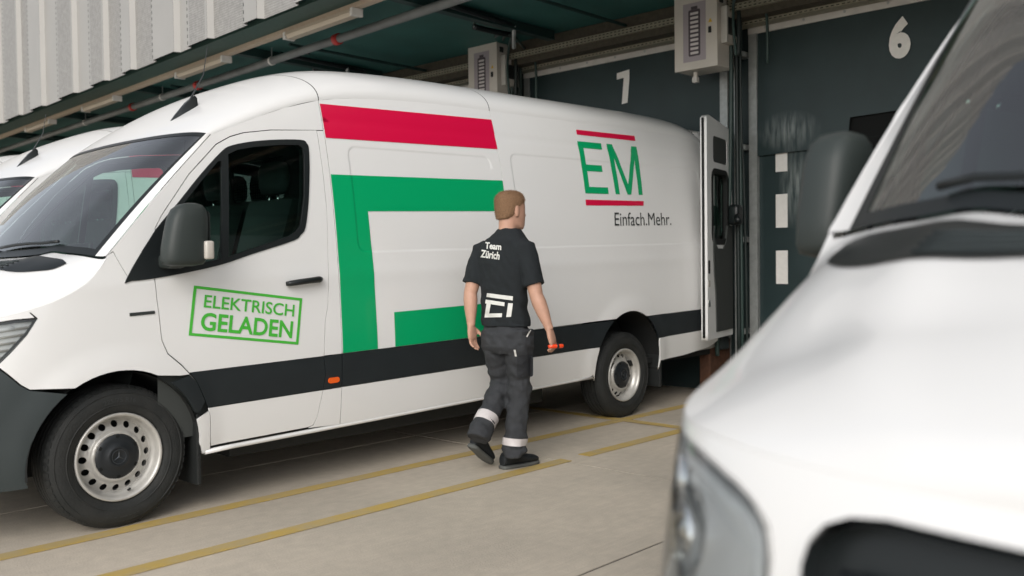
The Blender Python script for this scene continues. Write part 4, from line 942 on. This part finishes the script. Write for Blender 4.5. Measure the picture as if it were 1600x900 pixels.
# ------------------------------------------------------------------ charging boxes, cables
mat('box_beige', (.60, .56, .50), .42, noise_amt=.06, noise_scale=5)
mat('icon_panel', (.36, .32, .34), .45); mat('icon_dark', (.075, .06, .07), .5); mat('icon_bar', (.62, .58, .57), .5)
mat('warn', (.65, .42, .05), .5); mat('cable', (.012, .02, .019), .45); mat('cable_green', (.03, .055, .05), .4)
def charging_box(y_r, label):
    "y_r: edge of the door towards dock 6"
    xf = 7.72; w_, h_ = .47, .71; zb = at(1122, 102, 0, xf).z
    org = Vector((xf+.15, y_r+w_/2, zb)); t = thing('charging_box', label, 'charger', org, 'wall chargers between the docks')
    def B(a, b, nm, m_, bev=0.): return MB().box(a, b, bev).build(nm, m_, t)
    hw = w_/2; X = -.15
    B((X+.012, -hw+.006, .004), (.16, hw-.006, h_-.004), 'cabinet', 'box_beige', .006)
    B((X-.008, -hw, 0), (X+.010, hw, h_), 'cabinet_door', 'box_beige', .005)
    fn = lambda a, b, o=0: (X-.0095-o, a, b)
    P = lambda nm, poly, m_, off, holes=(): sheet(nm, lambda a, b, o=0: fn(a, b, o+off), poly, holes, m_, t, h=.2, skirt=0, flip=True, grid=False)
    P('icon_panel', [(-.115, .075), (.135, .075), (.135, .63), (-.115, .63)], 'icon_panel', .001)
    ib = rrect(-.055, .075, .125, .565, .015, 3); P('battery_icon', ib+[], 'icon_dark', .002); P('battery_tip', [(-.025, .566), (.045, .566), (.045, .595), (-.025, .595)], 'icon_dark', .002)
    for k in range(10): P('charge_bar', [(-.034, .143+k*.0415), (.054, .143+k*.0415), (.054, .166+k*.0415), (-.034, .166+k*.0415)], 'icon_bar', .003)
    P('warning_sign', [(-.185, .415), (-.14, .415), (-.162, .455)], 'warn', .001)
    B((X-.022, -.175, .315), (X-.009, -.145, .375), 'lock', 'black_trim', .005)
    B((-.06, -hw-.05, .22), (.16, -hw+.005, .56), 'side_unit', 'box_beige', .004)
    B((-.065, -hw-.056, .30), (.12, -hw-.049, .46), 'side_window', 'black_trim')
    B((-.085, -hw-.06, .22), (-.061, -hw+.004, .56), 'side_flange', 'frame_white')
    B((-.11, -hw-.004, .60), (-.05, -hw+.004, .66), 'vent', 'lining')
    MB().tube([(-.03, .08, 0), (-.03, .08, -.05)], .022, 10).build('gland', 'box_beige', t); B((-.055, .055, -.10), (-.005, .105, -.05), 'socket', 'frame_white', .004)
    for z in (.1, .6): B((.16, -.1, z), (XF-org.x+.02, .1, z+.05), 'wall_bracket', 'rail_metal')
    return t
yb1 = at(1121, 2, 0, 7.72).y; yb2 = at(777, 86, 0, 7.72).y
charging_box(yb1, 'beige charging box with battery symbol between dock doors 6 and 7')
charging_box(yb2, 'beige charging box with battery symbol behind the roof of the van, beside dock door 7')
def cable_set(dy, full, label):
    t = thing('cable_bundle', label, 'cables', (7.9, 4.6+dy, 2), 'cable bundles hanging from the soffit')
    o = Vector((7.9, 4.6+dy, 2))
    def C(pts, r, m_='cable', nm='cable'):
        P = [Vector(p)+Vector((0, dy, 0))-o for p in pts]
        Q = []
        for i in range(len(P)-1):
            for j in range(6):
                t_ = j/6; p0, p1, p2, p3 = P[max(i-1, 0)], P[i], P[i+1], P[min(i+2, len(P)-1)]
                Q.append(.5*(2*p1+(p2-p0)*t_+(2*p0-5*p1+4*p2-p3)*t_*t_+(3*p1-p0-3*p2+p3)*t_**3))
        Q.append(P[-1]); MB().tube(Q, r, 8).build(nm, m_, t, True)
    ya = at(1143, 200, 0, 7.95).y; yb_ = at(1150, 200, 0, 8.0).y; yc = at(1158, 200, 0, 8.05).y
    lo = .35 if full else 2.3
    C([(7.95, ya, 3.82), (7.95, ya, 3.0), (7.94, ya+.01, 2.2), (7.93, ya+.02, 1.85)] + ([(7.9, ya+.06, 1.2), (7.88, ya+.12, .75), (7.9, ya+.14, .4)] if full else []), .02, 'cable_green')
    C([(8.02, yb_, 3.84), (8.02, yb_, 3.0), (8.02, yb_-.01, lo)], .022, 'cable'); C([(8.06, yc, 3.84), (8.05, yc+.01, 3.0), (8.05, yc, lo)], .018, 'cable_green'); C([(8.0, yc-.02, 3.84), (8.0, yc-.03, 2.6), (8.04, yc-.035, 2.0), (8.06, yc-.05, lo)], .012, 'cable')
    if full:
        pz_ = at(1150, 335, 0, 7.9); q = pz_-o
        MB().box((q.x-.07, q.y-.055, q.z-.10), (q.x+.05, q.y+.055, q.z+.09), .03).build('plug_holster', 'black_trim', t, True)
        MB().tube([(q.x-.05, q.y-.04, q.z-.02), (q.x-.12, q.y-.09, q.z-.07)], .028, 10).build('plug', 'black_trim', t, True)
    # bracket arms under the soffit with cable loops into the box
    q0 = at(741, 42, 2, 3.78); off = Vector((0, yb1-yb2, 0)); K = lambda u, v, z: tuple(at(u, v, 2, z)+off)
    C([K(741, 42, 3.78), K(765, 48, 3.78), K(800, 55, 3.78)], .032, 'black_trim', 'bracket_arm'); C([K(700, 8, 3.80), K(770, 30, 3.80), K(830, 50, 3.80)], .026, 'black_trim', 'bracket_arm')
    C([K(741, 42, 3.78), K(741, 34, 3.86)], .012, 'rail_metal', 'drop_rod'); C([K(803, 40, 3.80), K(803, 75, 3.62)], .022, 'rail_metal', 'drop_rod')
    xk = 7.84; J = lambda u, v, x=xk: tuple(at(u, v, 0, x)+off)
    C([K(782, 52, 3.77), J(768, 62), J(765, 80), J(766, 92)], .02); C([K(790, 54, 3.77), J(784, 65), J(774, 82), J(773, 92)], .016); C([K(797, 54, 3.77), J(803, 66, 7.9), J(806, 95, 7.9), J(806, 150, 7.9)], .022)
    C([K(800, 56, 3.77), J(795, 75, 7.7), J(793, 110, 7.7), J(796, 150, 7.7)], .014, 'cable_green'); C([K(805, 58, 3.77), J(822, 78, 7.95), J(836, 95, 7.95), J(838, 160, 7.95)], .014, 'cable_green')
    return t
cable_set(0, True, 'black charging cables and plug hanging between dock doors 6 and 7')
cable_set(yb2-yb1, False, 'black cables and bracket arms above the charging box behind the van roof')
cable_set(2*(yb2-yb1), False, 'black bracket arms above the roof of the van, farther from dock door 6')

# ------------------------------------------------------------------ person walking past the van
mat('skin', (.52, .30, .215), .5, noise_amt=.12, noise_scale=25, bump=.05, bump_scale=200)
mat('hair', (.30, .175, .095), .75, color2=(.20, .115, .062), cscale=160, bump=.6, bump_scale=260)
mat('shirt_black', (.012, .016, .019), .85, bump=.5, bump_scale=500, noise_amt=.2, noise_scale=30)
mat('trouser_grey', (.042, .045, .05), .85, bump=.5, bump_scale=500, noise_amt=.22, noise_scale=18)
mat('trouser_dark', (.022, .024, .028), .85, bump=.4, bump_scale=400)
mat('reflective', (.60, .565, .56), .4, noise_amt=.06, noise_scale=60)
mat('shoe_black', (.010, .013, .016), .6, bump=.4, bump_scale=250)
mat('sole', (.10, .105, .10), .75)
mat('print_white', (.66, .66, .63), .8)
mat('tool_orange', (.80, .06, .01), .4, coat=.4)
mat('eye', (.6, .6, .58), .2); mat('lip', (.40, .17, .14), .5); mat('brow', (.15, .1, .06), .8)
PB = at(800, 735, 2, 0.0); PS = F_PX/((PB-CAM).dot(F0))
PO = Vector((PB.x, PB.y, 0))
def pk(u, v, d):
    "photo point on the figure, d metres behind (+) or before (-) the upright plane through its feet"
    D = (PB-CAM).dot(F0)+d; q = at(u, v, 2, 0) if False else None
    dr = CF+CR*((u-800)/F_PX)+CU*((450-v)/F_PX); return CAM+dr*(D/dr.dot(F0))
RV, DV, UV = R0.copy(), F0.copy(), Vector((0, 0, 1))
FA = (RV*.50+DV*.87).normalized()          # the way the chest faces
FR = FA.cross(UV).normalized()             # his right
def ringv(c, ax, ay, n=20, e=2.2, bulge=None):
    P = []
    for k in range(n):
        q = 2*math.pi*k/n; a = math.copysign(abs(math.cos(q))**(2/e), math.cos(q)); b = math.copysign(abs(math.sin(q))**(2/e), math.sin(q)); P.append(c+ax*a+ay*b)
    return P
def limb(mb, pts, radii, flat=None, n=16, ref=None):
    pts = [Vector(p) for p in pts]
    R_ = []; 
    for i, p in enumerate(pts):
        t = (pts[min(i+1, len(pts)-1)]-pts[max(i-1, 0)]).normalized(); r = ref or FR
        a = (r-t*r.dot(t)).normalized(); b = t.cross(a).normalized(); ra, rb = radii[i] if isinstance(radii[i], tuple) else (radii[i], radii[i]); R_.append(ringv(p, a*ra, b*rb, n, 2))
    mb.rings(R_)
def solid(mb, name, material, parent, voxel, smooth=6, fac=.5, disp=None):
    "weld the overlapping solids of mb into one continuous skin"
    me = bpy.data.meshes.new('raw'); me.from_pydata([tuple(v) for v in mb.V], [], mb.F); me.update()
    bm = bmesh.new(); bm.from_mesh(me); bmesh.ops.recalc_face_normals(bm, faces=bm.faces); bm.to_mesh(me); bm.free()
    o = bpy.data.objects.new('raw', me); col.objects.link(o)
    r = o.modifiers.new('r', 'REMESH'); r.mode = 'VOXEL'; r.voxel_size = voxel; r.use_smooth_shade = True
    sm = o.modifiers.new('s', 'SMOOTH'); sm.iterations = smooth; sm.factor = fac
    dg = bpy.context.evaluated_depsgraph_get(); m2 = bpy.data.meshes.new_from_object(o.evaluated_get(dg)); bpy.data.objects.remove(o); bpy.data.meshes.remove(me)
    m2.name = name; m2.materials.clear()
    if disp:
        N = [v.normal.copy() for v in m2.vertices]
        for v, n_ in zip(m2.vertices, N): v.co += n_*disp(v.co)
    for v in m2.vertices: v.co -= PO
    m2.update(); return link(name, m2, material, parent, True)
man = thing('person', 'person in black T-shirt and grey work trousers walking past the van, holding an orange tool', 'person', PO)
# joints
neck = pk(797, 356, .0); pelvis = pk(790, 508, .0); chest = pk(789, 420, .0)
shR = pk(822, 388, -.10); shL = pk(752, 392, .09); elR = pk(838, 462, -.14); elL = pk(735, 458, .06); wrR = pk(858, 513, -.17); wrL = pk(736, 507, .02)
hpR = pk(811, 522, -.04); hpL = pk(773, 522, .05); knR = pk(811, 607, .03); knL = pk(785, 601, .13); anR = pk(804, 704, .0); anL = pk(749, 680, -.13)
HC = pk(798, 328, .015); HF = (RV*.80+DV*.60).normalized(); HR = HF.cross(UV).normalized()
# --- body: head, neck, trunk core, arms, hands in one skin
mb = MB()
hd = []
for z, a, b, f in ((-.125,.030,.035,.050),(-.115,.045,.058,.035),(-.095,.056,.080,.018),(-.065,.064,.090,.010),(-.03,.070,.096,.004),(0,.074,.099,.0),(.03,.077,.101,-.004),(.06,.074,.097,-.006),(.085,.062,.082,-.006),(.102,.042,.056,-.004),(.11,.015,.02,0)):
    hd.append(ringv(HC+UV*z+HF*f, HR*a, HF*b, 24, 2.15))
mb.rings(hd)
mb.rings([ringv(HC+HF*q+UV*z, HR*a, HF*b, 12, 2) for z, q, a, b in ((-.048,.088,.014,.014),(-.035,.103,.015,.018),(-.015,.100,.010,.012),(.012,.090,.007,.008))])     # nose
for sgn in (-1, 1): mb.rings([ringv(HC+HR*sgn*.074+HF*q+UV*z, HR*.010, HF*b, 12, 2) for z, q, b in ((-.045,-.004,.008),(-.025,-.006,.016),(.0,-.008,.020),(.016,-.008,.017),(.024,-.008,.006))])
mb.rings([ringv(HC+UV*z+HF*f, HR*a, HF*a*1.05, 18, 2) for z, f, a in ((-.07,-.022,.058),(-.11,-.026,.056),(-.15,-.03,.058),(-.185,-.035,.072))])
limb(mb, [neck-UV*.02, chest, pelvis], [(.085,.06),(.14,.09),(.13,.085)])
def hand(mb, wr, dirv, palm_n, side, curl, hold=False):
    "wr wrist, dirv along the hand, palm_n palm normal, side towards the thumb"
    dirv = dirv.normalized(); side = (side-dirv*side.dot(dirv)).normalized(); pn = dirv.cross(side).normalized()
    if pn.dot(palm_n) < 0: pn = -pn
    mb.rings([ringv(wr+dirv*t, side*a, pn*b, 14, 2.5) for t, a, b in ((-.01,.026,.019),(.02,.032,.018),(.05,.040,.017),(.085,.041,.015),(.095,.036,.012))])
    for i, (s_, L) in enumerate(((.029, .070), (.010, .079), (-.010, .073), (-.028, .057))):
        p = wr+dirv*.088+side*s_; d = dirv.copy(); P = [p-dirv*.012]; ang = curl*(.75+.1*i)
        for seg in (.42, .32, .26):
            P.append(P[-1]+d*L*seg+ (dirv*.012 if len(P) == 1 else Vector()))
            d = (d*math.cos(ang)+pn*math.sin(ang)).normalized()
        P.append(P[-1]+d*.012)
        limb(mb, P, [.0092, .0090, .0084, .0076, .004], n=8, ref=side)
    p = wr+dirv*.028+side*.026; d1 = (dirv*.62+side*.62+pn*.35).normalized(); d2 = (dirv*.85+side*.15+pn*.55).normalized()
    limb(mb, [p, p+d1*.035, p+d1*.035+d2*.030, p+d1*.035+d2*.055], [.0125, .0115, .010, .005], n=8, ref=pn)
for sh, el, wr, s_ in ((shR, elR, wrR, 1), (shL, elL, wrL, -1)):
    u_ = (el-sh); f_ = (wr-el)
    limb(mb, [sh, sh+u_*.35, sh+u_*.75, el, el+f_*.22, el+f_*.55, el+f_*.85, wr, wr+f_*.04], [.054, .052, .047, .043, .046, .040, .030, (.028, .023), (.027, .021)])
hand(mb, wrR, (pk(866, 543, -.16)-wrR), -FR+FA*.2, FA, .85, True)
hand(mb, wrL, (pk(739, 533, .02)-wrL), FR, FA*.9+FR*.1, .42)
body = solid(mb, 'body', 'skin', man, .0055, 3, .5)
# hair cap: short crop over the skull
hm = MB(); hr_ = []
for z, a, b, f in ((-.062,.046,.030,-.064),(-.048,.061,.048,-.047),(-.03,.0700,.062,-.036),(0,.0755,.074,-.027),(.03,.0795,.092,-.012),(.06,.078,.099,-.008),(.088,.067,.087,-.007),(.107,.045,.060,-.005),(.116,.016,.02,0)):
    hr_.append(ringv(HC+UV*(z+.003)+HF*f, HR*(a+.0015), HF*(b+.0015), 24, 2.15))
hm.rings(hr_); hair = solid(hm, 'hair', 'hair', man, .0045, 2, .4, lambda c: .0016*noise.noise(c*150)+.001*noise.noise(c*45)+.001)
rh = random.Random(3); hv = MB()
for f in hair.data.polygons:
    for _ in range(2):
        if rh.random() < .75:
            c_ = f.center.copy(); n_ = f.normal; up_ = max(0, n_.z); d_ = (n_*.55+Vector((rh.gauss(0, .35), rh.gauss(0, .35), rh.gauss(-.35, .3)))+(HF*.5*up_)).normalized()
            L_ = rh.uniform(.004, .008)+.008*up_; t_ = d_.cross(Vector((rh.gauss(0, 1), rh.gauss(0, 1), rh.gauss(0, 1)))).normalized()*.0007
            c_ += Vector((rh.gauss(0, .002), rh.gauss(0, .002), rh.gauss(0, .002)))
            hv.add([c_-t_-d_*.002, c_+t_-d_*.002, c_+d_*L_], [(0, 1, 2)])
hs2 = mesh('hair_strand', hv.V, hv.F, 'hair', hair); hs2['kind'] = 'stuff'
fm = lambda V, Fc, nm, m_: mesh(nm, [Vector(v)-PO for v in V], Fc, m_, man, True)
for sgn in (-1, 1):
    e_ = MB(); c_ = HC+HF*.0755+HR*sgn*.030+UV*.012; e_.rings([ringv(c_+HF*t, HR*a, UV*a*.55, 12, 2) for t, a in ((-.01,.014),(.002,.013),(.006,.006))]); fm(e_.V, e_.F, 'eye', 'eye')
    e_ = MB(); c_ = HC+HF*.081+HR*sgn*.028+UV*.032; e_.rings([ringv(c_+HR*sgn*t-HF*(t+.018)*.35, HF*.005, UV*.004, 8, 2) for t in (-.014, 0, .014)]); fm(e_.V, e_.F, 'eyebrow', 'brow')
e_ = MB(); c_ = HC+HF*.094-UV*.068; e_.rings([ringv(c_+HR*t-HF*abs(t)*.5, HF*.006, UV*.006*(1-abs(t)*20), 8, 2) for t in (-.024, -.012, 0, .012, .024)]); fm(e_.V, e_.F, 'mouth', 'lip')
# --- T-shirt
sm_ = MB(); tor = []
hem = pk(789, 503, 0)
for v, u, a, b, d in ((357,796,.070,.062,-.004),(366,795,.105,.075,-.006),(376,792,.150,.092,-.008),(390,788,.176,.094,-.008),(410,787,.180,.100,-.004),(435,787,.168,.098,.0),(460,788,.156,.094,.004),(485,789,.155,.096,.004),(503,790,.164,.106,.0),(510,790,.166,.108,.0)):
    c_ = pk(u, v, d); tor.append(ringv(c_, FR*a, FA*b, 28, 2.5))
sm_.rings(tor)
for sh, el in ((shR, elR), (shL, elL)):
    u_ = el-sh; limb(sm_, [sh-u_*.14+(chest-sh)*.18, sh-u_*.02, sh+u_*.25, sh+u_*.55, sh+u_*.78], [.056, .061, .063, .065, .067])
def wr_shirt(c):
    q = c-PO; h = q.z
    return .008*noise.noise(Vector((q.x*9, q.y*9, h*5)))+.012*sst(1.30, .95, h)*noise.noise(Vector((q.x*14+h*8, q.y*14, h*18)))+.006*noise.noise(Vector((q.x*22+h*12, q.y*22-h*9, h*6)))-.013*sst(1.42, 1.1, h)*max(0, .35-abs(noise.noise(Vector((q.x*6+h*5, q.y*6-h*3, h*7)))))
shirt = solid(sm_, 't_shirt', 'shirt_black', man, .0065, 6, .5, wr_shirt)
# --- trousers
tm = MB()
tm.rings([ringv(pk(u, v, d), FR*a, FA*b, 28, 2.4) for v, u, a, b, d in ((492,790,.128,.074,0),(506,790,.138,.084,0),(520,791,.160,.110,-.005),(540,792,.165,.112,-.005),(552,793,.13,.095,0))])
limb(tm, [hpR+UV*.03, hpR-UV*.06, hpR.lerp(knR, .5), knR+UV*.03, knR-UV*.06, knR.lerp(anR, .5), knR.lerp(anR, .8), anR+UV*.015, anR-UV*.035], [(.090,.104),(.091,.104),(.084,.092),(.078,.084),(.074,.080),(.073,.078),(.074,.080),(.080,.086),(.074,.084)])
lk = (anL-knL)
limb(tm, [hpL+UV*.03, hpL-UV*.06, hpL.lerp(knL, .5), knL+UV*.03, knL+lk*.18, knL+lk*.5, knL+lk*.8, anL+UV*.01, anL+lk.normalized()*.03], [(.090,.104),(.090,.102),(.083,.09),(.078,.084),(.074,.080),(.072,.077),(.073,.078),(.078,.082),(.073,.080)])
def wr_tr(c):
    q = c-PO; h = q.z
    k = .4+1.0*math.exp(-((h-.52)/.12)**2)+1.3*math.exp(-((h-.14)/.09)**2)+.6*math.exp(-((h-.85)/.08)**2)
    return .015*k*noise.noise(Vector((q.x*7+h*3, q.y*7, h*22)))+.007*noise.noise(Vector((q.x*20+h*9, q.y*20-h*12, h*9)))+.003*noise.noise(q*34)-.02*k*max(0, .3-abs(noise.noise(Vector((q.x*5+h*4, q.y*5-h*3, h*11)))))
trs = solid(tm, 'trousers', 'trouser_grey', man, .0065, 4, .5, wr_tr)
bvh_t = BVHTree.FromPolygons([v.co.copy() for v in trs.data.vertices], [tuple(p.vertices) for p in trs.data.polygons])
bvh_s = BVHTree.FromPolygons([v.co.copy() for v in shirt.data.vertices], [tuple(p.vertices) for p in shirt.data.polygons])
# reflective bands wrapped round the shins
def band(kn, an, t0, t1, name='reflective_band'):
    ax = (an-kn).normalized(); a = (FR-ax*FR.dot(ax)).normalized(); b = ax.cross(a); V = []; n = 40
    for t in (t0, (t0+t1)/2, t1):
        c_ = kn.lerp(an, t)
        for k in range(n):
            d = a*math.cos(2*math.pi*k/n)+b*math.sin(2*math.pi*k/n); h = bvh_t.ray_cast(c_-PO, d)
            V.append((h[0] if h[0] is not None else c_-PO+d*.08)+d*.003)
    mesh(name, V, [(i*n+k, i*n+(k+1) % n, (i+1)*n+(k+1) % n, (i+1)*n+k) for i in range(2) for k in range(n)], 'reflective', man, True)
band(knR, anR, .79, .91); band(knL, anL, .63, .80)
# prints and pocket details laid on the cloth from behind
def lay(bvh, name, poly_faces, u0, v0, u1, v1, material, quad=None, off=.006):
    V2, Fc = poly_faces; P = []
    for a, b in V2:
        if quad: uu, vv = bil(quad, a, b)
        else: uu, vv = u0+(u1-u0)*a, v1+(v0-v1)*b
        dr = (CF+CR*((uu-800)/F_PX)+CU*((450-vv)/F_PX)).normalized(); h = bvh.ray_cast(CAM-PO, dr)
        P.append((h[0] if h[0] is not None else CAM-PO+dr*5.8)-dr*off)
    return mesh(name, P, Fc, material, man)
def polyf(poly, h=.06): 
    V, T = cdt(poly, (), h); return V, T
tq = lambda s, bold: text2d(s, bold)[:2]
lay(bvh_s, 'print', tq('Team', .03), 0, 0, 0, 0, 'print_white', [(757.5, 388.5), (783, 391), (783.5, 380.5), (758.5, 378)])
lay(bvh_s, 'print', tq('Z\u00fcrich', .03), 0, 0, 0, 0, 'print_white', [(750.5, 402), (780, 406), (781.5, 394), (752, 390)])
for quad in ([(760, 464), (801, 469.5), (801.5, 463), (761, 458)], [(757, 496), (763, 496), (767, 474), (760.5, 472)], [(758, 474), (788, 478.5), (788.5, 472.5), (759, 468)], [(759, 496), (784, 495.5), (784.5, 489.5), (761, 490)], [(791, 495.5), (798.5, 495), (801.5, 474), (794, 473.5)]):
    lay(bvh_s, 'print', polyf([(0, 0), (1, 0), (1, 1), (0, 1)], .2), 0, 0, 0, 0, 'print_white', quad)
lay(bvh_t, 'pocket_zip', polyf([(0, 0), (1, 0), (1, 1), (0, 1)], .3), 0, 0, 0, 0, 'print_white', [(822, 526), (824, 527), (830, 516), (828, 515)])
lay(bvh_t, 'pocket_label', polyf([(0, 0), (1, 0), (1, 1), (0, 1)], .3), 0, 0, 0, 0, 'print_white', [(804.5, 557), (807.5, 557), (805.5, 546.5), (802.5, 546.5)])
lay(bvh_t, 'thigh_pocket', polyf(rrect(0, 1, 0, 1, .08, 2), .15), 0, 0, 0, 0, 'trouser_dark', [(808, 592), (833, 588), (833, 553), (808, 556)], .004)
# --- shoes
def shoe(heel, toe, up, name='shoe'):
    L = (toe-heel).length; d = (toe-heel).normalized(); s_ = d.cross(up).normalized(); up = s_.cross(d).normalized()
    o_ = MB()
    sec = [(0,.030,.060),(.05,.037,.085),(.16,.040,.098),(.30,.040,.096),(.42,.042,.082),(.58,.048,.064),(.75,.051,.052),(.90,.044,.042),(.98,.026,.030),(1.0,.010,.018)]
    o_.rings([ringv(heel+d*L*t+up*(.018+h/2), s_*w_, up*(h/2), 18, 2.6) for t, w_, h in sec])
    sh_ = solid(o_, name, 'shoe_black', man, .006, 2, .4)
    q = MB(); q.rings([ringv(heel+d*L*t+up*.010, s_*(w_+.004), up*.013, 14, 4) for t, w_, h in [(-.01,.026,0)]+sec[1:-1]+[(1.01,.016,0)]])
    mesh('sole', [Vector(v)-PO for v in q.V], q.F, 'sole', sh_, True)
    lc = MB()
    for t in (.40, .47, .54, .61): lc.tube([heel+d*L*t+s_*w_*.026+up*(.022+.088*(1-(t-.3)*1.25)-.012*w_*w_) for w_ in (-1, -.5, 0, .5, 1)], .0035, 6)
    mesh('lace', [Vector(v)-PO for v in lc.V], lc.F, 'sole', sh_, True)
hR = at(784, 733, 2, 0); tR = hR+(RV*.80+DV*.62).normalized()*.295
shoe(hR, tR, UV)
hL = pk(729, 692, -.12); tL = at(764, 727, 2, .0); tL = Vector((tL.x, tL.y, .012)); dL = (tL-hL).normalized()
shoe(tL-dL*.29, tL, (UV+RV*.35+DV*.3).normalized())
# --- orange tool in the right hand
hand_c = wrR+(pk(866, 543, -.16)-wrR).normalized()*.085
tl = MB().tube([-RV*.045-DV*.02, -RV*.02-DV*.01, RV*.022+DV*.008, RV*.045+DV*.016, RV*.050+DV*.018], [.010, .013, .013, .013, .007], 12)
to = tl.build('hand_tool', 'tool_orange', None, True); to.location = pk(868, 541, -.17); tag(to, 'small orange tool held in the right hand of the walking person', 'tool')
MB().tube([RV*.005, RV*.018+DV*.007], .0145, 12).build('grip_ring', 'black_trim', to, True)
